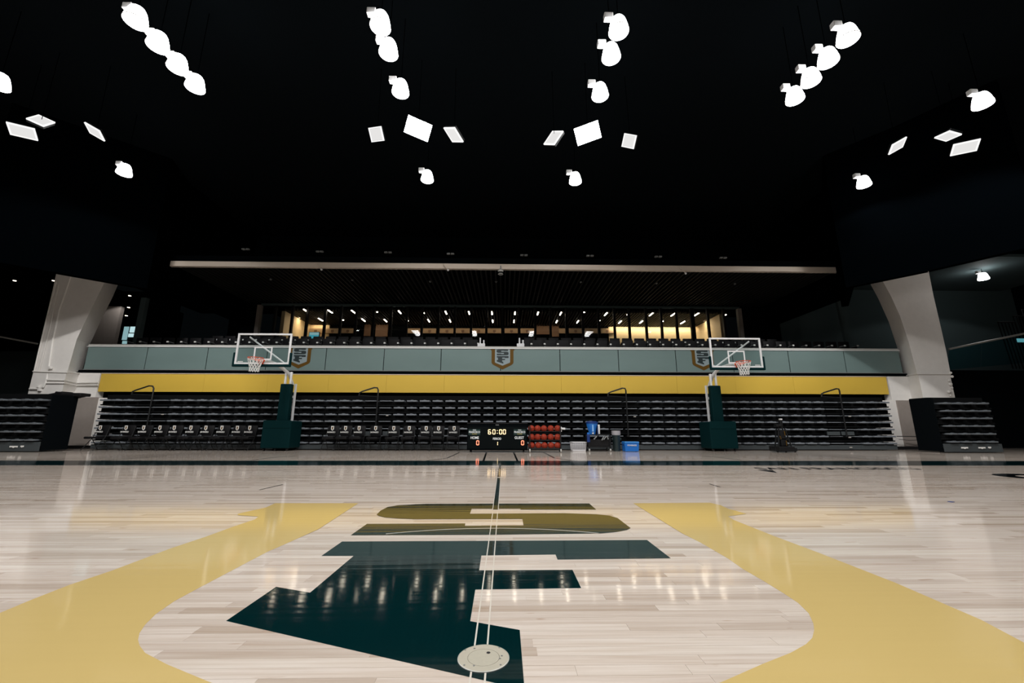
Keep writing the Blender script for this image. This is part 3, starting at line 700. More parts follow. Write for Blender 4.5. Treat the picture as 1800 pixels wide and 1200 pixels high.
def flood(c, ax, ay, a, bb, label, m='flood'):
    c = Vector(c); ax = Vector(ax).normalized(); ay = Vector(ay); ay = (ay-ax*ay.dot(ax)).normalized(); n = ax.cross(ay)
    if n.dot(CAM-c) < 0: n = -n
    t = thing('floodlight', label, 'lamp', c, 'floodlights')
    R = Matrix((ax, ay, n)).transposed().to_4x4(); T = Matrix.Translation(c) @ R
    MB().box(-a, a, -bb, bb, -.10, -.02, .01, T).build('housing', M['black'], t)
    MB().box(-a*.86, a*.86, -bb*.82, bb*.82, -.03, .0, 0, T).build('lens', M[m], t)
    fr = MB(); w = .03
    for q in ((-a, a, -bb, -bb*.84), (-a, a, bb*.84, bb), (-a, -a*.88, -bb, bb), (a*.88, a, -bb, bb)): fr.box(*q, -.03, .012, 0, T)
    fr.build('frame', M['flood_hot'] if m == 'flood_hot' else emis('lit_flood_rim', (1, .99, .98), 1.0), t)
    MB().bar(c - n*.06, (c.x, c.y, 12.02), .008).build('bracket', M['drape'], t)
FL = [((-14.677,11.221,9.572),(.807,.584,.082),(-.534,.783,-.32),.285,.224,'widest floodlight panel in the left-hand group'),
 ((-13.645,10.767,9.604),(-.141,.619,.772),(.825,.505,-.254),.249,.189,'upper tilted floodlight panel in the left-hand group'),
 ((-12.542,11.229,9.609),(.868,.148,-.474),(-.321,.895,-.309),.243,.183,'innermost slanting floodlight panel of the left-hand group'),
 ((12.499,11.319,9.609),(-.864,.178,-.47),(.37,.858,-.357),.243,.18,'innermost slanting floodlight panel of the right-hand group'),
 ((13.622,10.851,9.607),(-.1,-.956,-.274),(.949,-.008,-.316),.244,.188,'upper tilted floodlight panel in the right-hand group'),
 ((14.659,11.298,9.566),(-.824,.562,.07),(.501,.782,-.372),.301,.216,'widest floodlight panel in the right-hand group'),
 ((-3.967,11.133,9.598),(.881,-.425,-.206),(.121,.624,-.772),.253,.2,'square floodlight panel left of the left glaring floodlight'),
 ((-1.596,11.078,9.571),(.713,-.554,-.43),(.449,.831,-.327),.262,.252,'slanting floodlight panel right of the left glaring floodlight'),
 ((1.477,11.13,9.571),(.539,-.663,-.519),(-.554,.184,-.812),.263,.251,'slanting floodlight panel left of the right glaring floodlight'),
 ((3.869,11.27,9.602),(.535,-.583,-.611),(-.087,.682,-.726),.25,.194,'square floodlight panel right of the right glaring floodlight')]
for q in FL: flood(*q)
for c, ax, lb in ((at(735, 226, 10.8), (.93, .2, -.30), 'left glaring floodlight aimed at the viewer'), (at(1033, 234, 10.8), (.93, -.2, .26), 'right glaring floodlight aimed at the viewer')):
    n = (CAM-c).normalized(); ax = Vector(ax); ax -= n*ax.dot(n); ax.normalize(); flood(c, ax, n.cross(ax), .36, .24, lb, 'flood_hot')
    area_light('flood_light', c + n*.08, 60, .5, LAMP_COL, tuple(n + Vector((0, 0, -.3))))

for sx in (-1, 1):  # spots added to brighten the lower piers, apart from the visible floodlights
    l = bpy.data.lights.new('pier_fill_light', 'SPOT'); l.energy = 1500; l.color = LAMP_COL; l.spot_size = math.radians(86); l.spot_blend = .4; l.shadow_soft_size = .12
    o = bpy.data.objects.new('pier_fill_light', l); COL.objects.link(o)
    p = Vector((sx*13.0, 9.2, 9.5)); o.matrix_world = Matrix.Translation(p) @ (Vector((sx*17.6, 16.4, .8))-p).to_track_quat('-Z', 'Y').to_matrix().to_4x4()

# ================================================================== BLEACHERS
BD = 16.3
rows_z = [1.845, 1.580, 1.322, 1.068, .795, .530, .268]
def row_x(px): return at(px, 740, BD).x
ends = [row_x(169.5), row_x(1568)]
aisles = [(row_x(233), row_x(293)), (row_x(638), row_x(688)), (row_x(1071), row_x(1122)), (row_x(1452), row_x(1505))]
seat_me = MB().box(-.19, .19, -.10, .28, -.034, .022, .012).box(-.05, .05, -.085, -.02, .020, .036, .006).mesh('seat', M['seat'], True)
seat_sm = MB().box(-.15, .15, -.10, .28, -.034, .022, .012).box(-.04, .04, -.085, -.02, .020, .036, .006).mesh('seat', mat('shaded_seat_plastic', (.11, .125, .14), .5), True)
def bleacher(label, secs, x0, x1, D, zs, pitch, depth, aisle_list=()):
    t = thing('bleacher_section', label, 'bleacher', ((x0+x1)/2, D, 0), 'folded bleachers')
    for k, z in enumerate(zs):
        MB().box(x0, x1, D+.02, D+depth, z-.20, z-.155).build('row_deck', M['deck'], t)
        MB().box(x0, x1, D+.10, D+.16, z-.155, z-.035).build('seat_rail', M['deck'], t)
        MB().box(x0+.01, x1-.01, D+.30, D+depth, z-.155, z+.04).build('riser_board', M['void'], t)
        for a, c in secs:
            n = max(1, round((c-a)/pitch)); p = (c-a)/n
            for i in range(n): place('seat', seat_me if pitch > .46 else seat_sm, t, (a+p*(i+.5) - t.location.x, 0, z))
        for a, c in aisle_list:
            m = (a+c)/2
            for q0, q1 in ((a+.03, m-.06), (m+.06, c-.03)): MB().box(q0, q1, D-.06, D+.3, z-.02, z+.01, .006).build('aisle_step', M['seat'], t)
    zt = zs[0]
    MB().box(x0, x1, D+.25, D+depth, zt+.04, zt+.22).build('top_deck', M['deck'], t)
    zb = zs[-1]
    MB().box(x0, x1, D-.03, D+.02, .03, zb-.16+.09, .006).build('kick_board', M['kick'], t)
    return t
names = ['leftmost section of folded black bleachers beside the left pier', 'folded bleacher section behind the left basketball hoop', 'wide middle section of folded bleachers behind the scoreboard',
         'folded bleacher section behind the right basketball hoop', 'rightmost section of folded black bleachers beside the right pier']
starts = [ends[0]] + [a[1] for a in aisles]; stops = [a[0] for a in aisles] + [ends[1]]
for k in range(5):
    s0, s1 = starts[k], stops[k]; al = [aisles[k]] if k < 4 else []
    x1 = aisles[k][1]-.004 if k < 4 else s1
    t = bleacher(names[k], [(s0+.02, s1)], s0, x1, BD, rows_z, .489, 1.1, al)
    for (a, c) in al:
        m = (a+c)/2
        if k in (1, 3): 
            pass
# brighter low step plates of the aisles, small tread lights
for k, (px, py, w) in enumerate(((1466,762,22),(1492,762,20))):
    pass
# tread lights: small bright strips at the aisle edges
for i, (px, py) in enumerate(((285.5,728),(680.5,730),(1116,732),(1494,731.5),(1494,768.5),(1496,786))):
    P = at(px, py, BD-.10); tag(MB().box(P.x-.045, P.x+.045, P.y-.01, P.y+.02, P.z-.015, P.z+.015, .004).build('tread_light', emis('tread_light_%d' % i, (1, .9, .8), .3)), '%s small pale tread light from the left on the bleacher aisles' % ordinal(i), 'light', 'aisle tread lights')
for i, px in enumerate((1466, 1491)):
    P = at(px, 761.5, BD-.12)
    tag(MB().box(P.x-.25, P.x+.25, P.y, P.y+.05, P.z-.07, P.z+.07, .01).build('step_plate', M['kick']), ('left', 'right')[i]+' grey step plate at the foot of the rightmost bleacher aisle', 'step', 'grey step plates')
for i, (px0, px1) in enumerate(((641,652),(672,683))):
    A, B = at(px0, 765.5, BD-.12), at(px1, 758, BD-.12)
    tag(MB().box(A.x, B.x, A.y, A.y+.05, A.z, B.z, .01).build('step_plate', M['kick']), ('left', 'right')[i]+' grey step plate between the bench chairs left of the scoreboard', 'step', 'grey step plates')
# aisle handrails
for i, (x0, y0, x1, y1, x2) in enumerate(((235,688,262,678,270.5),(634,690,658,681,665),(1071,691,1094,682,1100),(1446,692,1470,683,1475.5))):
    D = 16.15; A = at(x0, y0, D); B = at(x1, y1, D); C = at(x2, y1+3, D)
    t = thing('aisle_handrail', '%s black tube handrail from the left rising over the yellow band' % ordinal(i), 'handrail', (C.x, D, 0), 'bleacher aisle handrails')
    pts = [(A.x-.06, D, A.z-.12), (A.x-.04, D, A.z), (A.x+.06, D, A.z+.05), (B.x, D, B.z), ((B.x+C.x)/2+.04, D, B.z-.01), (C.x, D, C.z-.03), (C.x, D, 1.6), (C.x, D, .55)]
    MB().tube(pts, .028, 8).build('rail_tube', M['black'], t, True)
    MB().bar((A.x-.06, D, A.z-.10), (C.x, D, C.z-.28), .016).build('lower_rail', M['black'], t)
    MB().box(C.x-.05, C.x+.05, D-.02, D+.25, .50, .56).build('foot_plate', M['black'], t)

# side units nearer the court
SD = 14.5; zs2 = [1.72, 1.455, 1.20, .935, .665, .395]
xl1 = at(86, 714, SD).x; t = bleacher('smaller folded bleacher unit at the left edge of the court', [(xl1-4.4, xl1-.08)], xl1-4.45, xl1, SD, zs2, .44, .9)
MB().box(xl1-.03, xl1+.02, SD+.05, SD+.9, .05, 1.9).build('side_panel', M['void'], t)
for k, z in enumerate(zs2):
    p = at(118-k*3.6, 712+k*13.2, 15.42); MB().box(p.x-.22, p.x+.05, 15.38, 15.5, p.z-.03, p.z+.03, .01).build('row_end', M['kick'], t); MB().box(p.x+.06, p.x+.1, 15.38, 15.5, p.z-.2, p.z+.04, .01).build('row_end', M['kick'], t)
b = MB(); 
for k in range(5):
    p = at(104+k*8, 694+(k%2)*3, 15.4); b.box(-.3, .3, -.2, .2, -.05, .06, .02, Matrix.Translation(p) @ Matrix.Rotation(.2*(k%3-1), 4, 'Y'))
b.build('folded_cover', M['black2'], t)
xr0, xr1 = at(1644, 714, SD).x, at(1741, 714, SD).x
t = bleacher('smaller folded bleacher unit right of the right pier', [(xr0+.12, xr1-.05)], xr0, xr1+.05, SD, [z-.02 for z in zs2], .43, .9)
MB().box(xr0-.02, xr0+.03, SD+.05, SD+.9, .05, 1.9).build('side_panel', M['void'], t)
for k, z in enumerate(zs2):
    p = at(1614+k*2.6, 712+k*13.2, 15.42); MB().box(p.x-.05, p.x+.22, 15.38, 15.5, p.z-.03, p.z+.03, .01).build('row_end', M['kick'], t); MB().box(p.x-.1, p.x-.06, 15.38, 15.5, p.z-.2, p.z+.04, .01).build('row_end', M['kick'], t)
for i, (px, py, w, lb) in enumerate(((23.5,785,.26,'white mark on the kick board of the left bleacher unit'),(1696,787,.24,'left white mark on the kick board of the right bleacher unit'),(1726.5,787,.24,'middle white mark on the kick board of the right bleacher unit'),(1740,786.5,.1,'right small white mark on the kick board of the right bleacher unit'),(38.5,784.5,.1,'small white mark on the kick board at the far left'))):
    P = at(px, py, SD-.06); tag(MB().poly([(P.x-w/2, P.y, P.z+.03), (P.x+w/2, P.y, P.z+.03), (P.x+w/2, P.y, P.z-.02), (P.x+w*.2, P.y, P.z-.015), (P.x, P.y, P.z-.04), (P.x-w*.2, P.y, P.z-.015), (P.x-w/2, P.y, P.z-.02)], (0, .012, 0)).build('kick_board_sticker', M['white_print']), lb, 'sticker')

# ================================================================== BASKETBALL HOOPS
def hoop(label, bx, by, sx, mirror, pole_x, base_l, base_r):
    """portable hoop: padded base, padded mast, white double arm and glass board facing the camera"""
    BF = 15.35
    A, B = at(base_l, 770, BF), at(base_r, 770, BF)
    t = thing('basketball_hoop', label, 'basketball hoop', ((A.x+B.x)/2, BF+.5, 0))
    MB().box(A.x, B.x, BF, BF+.84, .09, 1.06, .03).build('base_pad', M['pad'], t)
    MB().box(A.x+.02, B.x-.02, BF-.012, BF+.02, .80, 1.075, .008).build('pad_flap', M['pad'], t)
    for x in (A.x+.1, (A.x+B.x)/2, B.x-.1):
        for y in (BF+.1, BF+.74):
            MB().tube([(x-.025, y, .05), (x+.025, y, .05)], .05, 12).build('caster', M['black'], t)
    D1, D2 = 15.72, 16.08
    c = at(pole_x, 743, D1).x; pw = .20
    MB().box(c-pw, c+pw, D1-.12, D1+.10, 1.06, 2.42, .03).build('mast_pad', M['pad'], t)
    ft = 2.88
    for s in (-.1, .1): MB().box(c+s-.035, c+s+.035, D1-.02, D1+.05, 1.0, ft, .008).build('front_post', M['white'], t)
    rc = c; rt = 2.47
    for s in (-.12, .12): MB().box(rc+s-.035, rc+s+.035, D2, D2+.07, 1.0, rt, .008).build('rear_post', M['white'], t)
    MB().box(rc-.13, rc+.13, D2+.01, D2+.06, 1.93, 2.02, .006).build('cross_rung', M['white'], t)
    br = MB()
    br.tube([(c, D2+.04, rt-.05), (c, D1+.02, ft-.06), (c, by+1.0, 3.02), (c+(bx-c)*.6, by+.55, 3.06), (bx, by+.14, 3.06)], .06, 8)
    br.build('main_arm', M['white'], t, True)
    MB().tube([(c+.06*mirror, D2, 1.75), (c+.1*mirror, D2-.1, 1.4)], .02, 6).build('crank_handle', M['black'], t)
    # board
    hw = .915; z0, z1 = 2.90, 3.97
    MB().box(bx-hw+.05, bx+hw-.05, by-.008, by+.008, z0+.05, z1-.05).build('board_glass', M['board'], t)
    fr = MB(); w = .058
    fr.box(bx-hw, bx+hw, by-.025, by+.025, z1-w, z1, .006).box(bx-hw, bx+hw, by-.025, by+.025, z0, z0+w, .006)
    fr.box(bx-hw, bx-hw+w, by-.025, by+.025, z0+w, z1-w, .006).box(bx+hw-w, bx+hw, by-.025, by+.025, z0+w, z1-w, .006)
    fr.build('board_frame', M['white'], t)
    sq = MB(); w = .045
    sq.box(bx-.305, bx+.305, by-.014, by-.008, 3.505-w, 3.505).box(bx-.305, bx+.305, by-.014, by-.008, 3.05, 3.05+w)
    sq.box(bx-.305, bx-.305+w, by-.014, by-.008, 3.05+w, 3.505-w).box(bx+.305-w, bx+.305, by-.014, by-.008, 3.05+w, 3.505-w)
    sq.build('target_square', M['white'], t)
    pd = MB(); g = .06
    pd.box(bx-hw-g, bx+hw+g, by-.05, by+.05, z0-.085, z0-.005, .02).box(bx-hw-g, bx-hw-.004, by-.05, by+.05, z0-.04, z0+.40, .02).box(bx+hw+.004, bx+hw+g, by-.05, by+.05, z0-.04, z0+.40, .02)
    pd.build('edge_padding', M['pad'], t)
    place('board_maker_mark', MB().box(-.09, .09, -.002, 0, -.012, .012).mesh('mark', M['white_print']), t, Vector((bx-(mirror*.72), by-.012, z0+.09))-t.location)
    # rear bracing seen through the glass
    MB().bar((bx-mirror*.62, by+.16, 3.88), (bx+mirror*.55, by+.42, 3.0), .03, 6).build('brace', M['white'], t)
    MB().bar((bx+mirror*.78, by+.22, 3.85), (bx+mirror*.78, by+.22, 2.98), .028, 6).bar((bx+mirror*.78, by+.22, 3.0), (bx+mirror*.5, by+.42, 3.0), .028, 6).build('brace', M['white'], t)
    # rim, plate and net
    R = .229; cy = by-.15-R
    MB().tube([(bx+R*math.cos(2*PI*k/28), cy+R*math.sin(2*PI*k/28), 3.05) for k in range(28)], .011, 6, True).build('rim', M['orange'], t, True)
    MB().box(bx-.12, bx+.12, by-.16, by-.03, 2.98, 3.045, .008).box(bx-.075, bx+.075, by-.04, by-.012, 2.90, 3.05, .008).bar((bx-.16, cy+.16, 3.045), (bx-.06, by-.06, 2.93), .012).bar((bx+.16, cy+.16, 3.045), (bx+.06, by-.06, 2.93), .012).build('rim_plate', M['orange'], t)
    nb = MB(); n = 12; lv = [(.229, 3.04), (.205, 2.94), (.175, 2.84), (.15, 2.75), (.14, 2.66), (.145, 2.60)]
    def npt(k, j): r, z = lv[j]; a = 2*PI*(k+.5*(j % 2))/n; return (bx+r*math.cos(a), cy+r*math.sin(a), z)
    for j in range(len(lv)-1):
        for k in range(n):
            p = npt(k, j); nb.bar(p, npt(k, j+1), .0065, 4); nb.bar(p, npt(k-1 if j % 2 == 0 else k+1, j+1), .0065, 4)
    nb.build('net', M['net'], t)
    for k in range(6):
        a = 2*PI*k/6; MB().box(bx+R*math.cos(a)-.012, bx+R*math.cos(a)+.012, cy+R*math.sin(a)-.012, cy+R*math.sin(a)+.012, 3.02, 3.065, .004).build('net_hook', M['orange'], t)
    return t
hoop('left portable basketball hoop with dark green padded base before the bleachers', -8.20, 13.99, 1, 1, 497.5, 458.5, 509)
hoop('right portable basketball hoop with dark green padded base before the bleachers', 8.20, 14.23, 1, -1, 1261.5, 1249.5, 1297)

# ================================================================== COURTSIDE THINGS
# --- scoreboard table
SB = 14.55
A, B = at(820.5, 790, SB), at(927, 790, SB)
t = thing('scoreboard_table', 'black digital scoreboard table showing 60:00 in front of the bleachers', 'scoreboard', ((A.x+B.x)/2, SB+.3, 0))
zt_ = at(870, 744.5, SB).z
MB().box(A.x, B.x, SB, SB+.55, .07, zt_, .015).build('cabinet', M['void'], t)
MB().box(A.x-.015, B.x+.015, SB-.02, SB+.56, zt_, zt_+.03, .006).build('table_top', M['black2'], t)
MB().box(A.x+.03, B.x-.03, SB-.012, SB, .12, zt_-.1).build('screen', mat('led_screen_glass', (.0008, .0025, .003), .6, spec=.08), t)
for x in (A.x+.12, B.x-.12):
    for y in (SB+.1, SB+.45): MB().tube([(x-.02, y, .04), (x+.02, y, .04)], .04, 12).build('caster', M['black2'], t)
def sign(txt, px, py, hpx, m, par, D, wpx=None, name='lettering', spacing=1.0):
    P = at(px, py, D); h = abs(at(px, py-hpx/2, D).z-at(px, py+hpx/2, D).z)
    me = text_mesh(name, txt, h*1.38, m, .002, spacing)
    if wpx:
        xs = [v.co.x for v in me.vertices]; w = max(xs)-min(xs); want = abs(at(px+wpx/2, py, D).x-at(px-wpx/2, py, D).x)
        me.transform(Matrix.Diagonal((want/w, 1, 1, 1)))
    o = place(name, me, par, P-par.location); o.rotation_euler = (PI/2, 0, 0); return o
SEG = {'0': 'abcdef', '6': 'acdefg', '1': 'bc'}
def seven(ch, px, py, hpx, wpx, m, par, D):
    P = at(px, py, D); h = at(px, py-hpx/2, D).z-at(px, py+hpx/2, D).z; w = at(px+wpx/2, py, D).x-at(px-wpx/2, py, D).x; th = h*.15
    segs = {'a': (-w/2+th*.6, w/2-th*.6, h/2-th, h/2), 'd': (-w/2+th*.6, w/2-th*.6, -h/2, -h/2+th), 'g': (-w/2+th*.6, w/2-th*.6, -th/2, th/2),
            'f': (-w/2, -w/2+th, th*.25, h/2-th*.6), 'b': (w/2-th, w/2, th*.25, h/2-th*.6), 'e': (-w/2, -w/2+th, -h/2+th*.6, -th*.25), 'c': (w/2-th, w/2, -h/2+th*.6, -th*.25)}
    b = MB()
    for s_ in SEG[ch]:
        x0, x1, z0, z1 = segs[s_]; b.box(P.x+x0, P.x+x1, P.y-.006, P.y, P.z+z0, P.z+z1)
    b.build('led_digit', m, par)
DS = SB-.014
for ch, px in (('6', 860.5), ('0', 868.3), ('0', 880), ('0', 886.6)): seven(ch, px, 758.8, 8.8, 5.4, M['amber'], t, DS)
b = MB()
for dy in (-2.4, 2.4):
    P = at(874.2, 758.8+dy, DS); b.box(P.x-.012, P.x+.012, P.y-.006, P.y, P.z-.012, P.z+.012)
b.build('led_colon', M['amber'], t)
seven('0', 839.7, 778, 8.4, 5.2, M['red'], t, DS); seven('0', 918.6, 778, 8.4, 5.2, M['red'], t, DS); seven('1', 873.2, 779.3, 7, 4, M['amber'], t, DS)
sign('HOME', 834.4, 769.3, 4.6, M['wled'], t, DS, 14.5); sign('GUEST', 912.7, 769.3, 4.6, M['wled'], t, DS, 16.5); sign('PERIOD', 873.7, 771, 3.9, M['wled'], t, DS, 14.5)
sign('DAK', 874.3, 746.8, 2.2, M['grey'], t, DS, 6)
for px in (834, 913.5):
    A, B = at(px-10.5, 764.5, SB-.013), at(px+10.5, 754, SB-.013); MB().box(A.x, B.x, SB-.016, SB-.012, A.z, B.z).build('team_panel', mat('green_led_panel', (.002, .02, .018), .4), t)
    sign('SAN', px, 755.6, 2.0, M['wled'], t, SB-.02, 5.5); sign('FRANCISCO', px, 759.3, 3.6, M['wled'], t, SB-.02, 19.5); sign('DONS', px, 762.6, 2.0, emis('gold_led', (.5, .4, .12), .6), t, SB-.02, 8.5)

# --- ball rack and balls
RD = 14.6
A, B = at(931, 790, RD), at(985, 790, RD)
t = thing('ball_rack', 'black wheeled rack of basketballs right of the scoreboard', 'rack', ((A.x+B.x)/2, RD, 0))
sh = [at(955, y, RD).z for y in (757.2, 772.3, 787)]
for x in (A.x, B.x):
    for y in (RD-.14, RD+.14): MB().box(x-.018, x+.018, y-.018, y+.018, .12, sh[0]+.18, .004).build('upright', M['black'], t)
for z in sh + [.16]:
    MB().bar((A.x, RD-.07, z-.02), (B.x, RD-.07, z-.02), .012).bar((A.x, RD+.07, z-.02), (B.x, RD+.07, z-.02), .012).bar((A.x, RD-.14, z-.02), (A.x, RD+.14, z-.02), .012).bar((B.x, RD-.14, z-.02), (B.x, RD+.14, z-.02), .012).build('shelf_rails', M['black'], t)
for x in (A.x, B.x):
    for y in (RD-.14, RD+.14):
        MB().tube([(x-.02, y, .06), (x+.02, y, .06)], .06, 12).build('caster', M['rail'] if y < RD else M['black'], t)
bme = MB().sphere((0, 0, 0), .112, 20, 14).mesh('ball', M['ball'], True)
gb = MB()
for ax in range(3):
    pts = []
    for k in range(24):
        a = 2*PI*k/24; p = [0, 0, 0]; p[(ax+1) % 3] = math.cos(a)*.112; p[(ax+2) % 3] = math.sin(a)*.112; pts.append(p)
    gb.tube(pts, .0028, 4, True)
gme = gb.mesh('seam', M['black2'])
for r, (nm, row) in enumerate((('top', (934, 945, 956, 968, 980)), ('middle', (934.5, 945, 956, 968, 980)), ('bottom', (934.5, 946, 957, 968.5, 980)))):
    for i, px in enumerate(row):
        P = at(px, (750, 765.3, 780)[r], RD); z = sh[r]-.02+.012+.090
        o = thing('basketball', '%s orange basketball from the left on the %s shelf of the rack' % (ordinal(i), nm), 'ball', (P.x, RD, z), 'basketballs on the rack')
        place('ball', bme, o); s_ = place('seam', gme, o); s_.rotation_euler = (random.random()*3, random.random()*3, random.random()*3)
P = at(989, 754, RD); t = tag(MB().box(-.09, .0, -.08, .08, .0, .03, .01, Matrix.Translation(P)).box(-.06, -.03, -.02, .02, -.09, .08, .01, Matrix.Translation(P)).box(-.05, .09, -.02, .02, -.02, .05, .015, Matrix.Translation(P)).build('air_pump', M['white']), 'small white pump clipped to the right end of the ball rack', 'pump')

# --- laundry basket
LD = 15.25
A, B = at(1004.5, 790, LD), at(1032, 790, LD); z1 = at(1018, 776.5, LD).z; xc = (A.x+B.x)/2; hw = (B.x-A.x)/2
t = thing('laundry_basket', 'white slotted plastic laundry basket on the floor', 'basket', (xc, LD+.2, 0))
MB().box(xc-hw, xc+hw, LD, LD+.04, z1-.035, z1, .008).box(xc-hw, xc+hw, LD+.38, LD+.42, z1-.035, z1, .008).box(xc-hw, xc-hw+.04, LD, LD+.42, z1-.035, z1, .008).box(xc+hw-.04, xc+hw, LD, LD+.42, z1-.035, z1, .008).build('rim', M['basket'], t)
MB().box(xc-hw*.86, xc+hw*.86, LD+.03, LD+.39, .0, .07, .01).build('bottom', M['basket'], t)
b = MB()
for k in range(9):
    f = -1+2*k/8
    for y in (LD+.02, LD+.40): b.bar((xc+f*hw*.86, y+.012*(1 if y < LD+.2 else -1), .05), (xc+f*(hw-.02), y, z1-.02), .009, 4)
for k in range(5):
    f = k/4
    for s in (-1, 1): b.bar((xc+s*hw*.86, LD+.04+.34*f, .05), (xc+s*(hw-.02), LD+.02+.38*f, z1-.02), .009, 4)
for k in range(4):
    z = .05+(z1-.08)*(k+1)/5; h = hw*(.86+.12*(k+1)/5)
    for y in (LD+.02, LD+.40): b.bar((xc-h, y, z), (xc+h, y, z), .008, 4)
b.build('side_lattice', M['basket'], t)
MB().box(xc-hw*.9, xc+hw*.9, LD+.16, LD+.26, .07, z1-.06, .03).build('liner', mat('pale_liner', (.35, .35, .37), .7), t)

# --- equipment cart with cooler and cups
KD = 15.2
A, B = at(1036, 790, KD), at(1073, 790, KD); zc = at(1050, 763.5, KD).z
t = thing('equipment_cart', 'black utility cart loaded with sticks under the blue drinks cooler', 'cart', ((A.x+B.x)/2, KD+.25, 0))
for x in (A.x, B.x):
    for y in (KD, KD+.5): MB().box(x-.02, x+.02, y-.02, y+.02, .1, zc, .004).build('upright', M['black'], t)
for z in (.14, zc-.03): MB().box(A.x-.02, B.x+.02, KD-.02, KD+.52, z, z+.03, .006).build('shelf', M['black'], t)
MB().box(A.x, B.x, KD+.04, KD+.46, .17, .42, .02).build('storage_box', M['black2'], t)
for x in (A.x, B.x):
    MB().tube([(x-.02, KD, .05), (x+.02, KD, .05)], .05, 12).build('caster', M['rail'], t); MB().tube([(x-.02, KD+.5, .05), (x+.02, KD+.5, .05)], .05, 12).build('caster', M['black'], t)
for i, (x0, y0, x1, y1) in enumerate(((1044,772,1050,765.5),(1058,773.5,1062,766),(1061,772.5,1067,765.5),(1069,772,1067.5,765.5))):
    P, Q = at(x0, y0, KD-.05), at(x1, y1, KD-.02); tag(MB().tube([P, P.lerp(Q, .7), Q], [.026, .02, .012], 8).build('grey_stick', M['grey']), '%s grey stick from the left leaning on the black utility cart' % ordinal(i), 'stick', 'sticks on the cart')
ct = zc
t = thing('drinks_cooler', 'blue tapered drinks cooler standing on the black cart', 'cooler', (at(1043, 760, KD).x, KD+.2, ct))
X = t.location.x; r = at(1052.5, 745, KD).x-X; zt_ = at(1043, 741.5, KD).z
MB().lathe([(r*.55, ct), (r*.6, ct+.04), (r*.62, ct+.1), (r*.98, zt_-.08), (r, zt_-.05)], X, KD+.2, 20).build('tank', M['blue'], t, True)
MB().lathe([(r*1.06, zt_-.05), (r*1.06, zt_), (r*.8, zt_+.03), (r*.2, zt_+.04)], X, KD+.2, 20).build('lid', M['dkblue'], t, True)
MB().box(X-.03, X+.015, KD+.2-r*.95, KD+.2-r*.6, ct+.1, zt_-.07, .006).build('white_stripe', mat('pale_blue_print', (.25, .5, .85), .4), t)
MB().box(X-.03, X+.03, KD+.2-r*.78, KD+.2-r*.5, ct+.02, ct+.07, .01).build('tap', M['white'], t)
P = at(1053.5, 752, KD); zz = ct
t = thing('cup_dispenser', 'clear upright cup tube beside the blue drinks cooler', 'dispenser', (P.x, KD+.1, zz))
MB().lathe([(.03, zz), (.045, zz+.03), (.045, P.z+.12)], P.x, KD+.1, 12).build('cup_stack', M['white'], t, True); MB().lathe([(.06, zz), (.06, zz+.02)], P.x, KD+.1, 12).build('base', M['black'], t)
MB().box(P.x-.055, P.x-.045, KD+.05, KD+.15, zz, P.z+.1).build('holder', M['dkblue'], t)
P0, P1 = at(1031.5, 777, KD), at(1036, 763, KD)
t = thing('water_bottle', 'dark blue bottle carrier hanging at the left of the cart', 'bottle', (P0.x, KD, P0.z))
MB().box(P0.x, P1.x, KD-.1, KD-.03, P0.z, P1.z, .015).build('body', M['dkblue'], t); MB().box(P0.x+.01, P1.x-.01, KD-.08, KD-.05, P1.z, P1.z+.06, .01).build('cap', M['blue'], t)
MB().bar(((P0.x+P1.x)/2, KD-.065, P1.z+.05), (A.x, KD-.03, zc), .01).build('hook', M['black'], t)

# --- bin
P, Q = at(1079.5, 790, 15.3), at(1094, 790, 15.3); xc = (P.x+Q.x)/2; r = (Q.x-P.x)/2; z1 = at(1086, 763, 15.3).z; z2 = at(1086, 756.5, 15.3).z
t = thing('trash_bin', 'grey-green round bin with pale bag folded over its rim', 'bin', (xc, 15.5, 0))
MB().lathe([(r*.84, 0), (r*.86, .03), (r*.98, z1-.06), (r*1.02, z1-.05), (r*1.03, z1)], xc, 15.5, 24).build('barrel', M['bin'], t, True)
MB().lathe([(r*1.05, z1-.03), (r*1.12, z1+.03), (r*1.08, z2-.03), (r*1.1, z2), (r*.9, z2)], xc, 15.5, 24, False).build('bin_bag', M['bag'], t, True)
for s in (-1, 1): MB().box(xc+s*r*1.0-.03, xc+s*r*1.0+.03, 15.45, 15.55, z1-.2, z1-.14, .01).build('handle', M['bin'], t)

# --- ice chest
P, Q = at(1098.5, 790.5, 15.1), at(1123.5, 790.5, 15.1); z1 = at(1110, 776, 15.1).z; xc = (P.x+Q.x)/2; hw = (Q.x-P.x)/2
t = thing('ice_chest', 'bright blue ice chest with white lettering on the floor', 'cooler', (xc, 15.3, 0))
MB().poly([(xc-hw*.93, 15.1, .012), (xc+hw*.93, 15.1, .012), (xc+hw, 15.08, z1-.05), (xc-hw, 15.08, z1-.05)], (0, .38, 0)).build('body', M['blue'], t)
MB().box(xc-hw*1.02, xc+hw*1.02, 15.06, 15.48, z1-.05, z1, .012).build('lid', mat('light_blue_lid', (.03, .22, .62), .35), t)
for s in (-1, 1): MB().box(xc+s*hw-.015, xc+s*hw+.015, 15.2, 15.36, z1-.13, z1-.09, .006).build('handle', M['dkblue'], t)
sign('POWERADE', 1111, 782.6, 2.6, M['white_print'], t, 15.068, 16)
for s in (-1, 1): MB().box(xc+s*hw*.7-.03, xc+s*hw*.7+.03, 15.15, 15.42, 0, .014).build('foot', M['dkblue'], t)

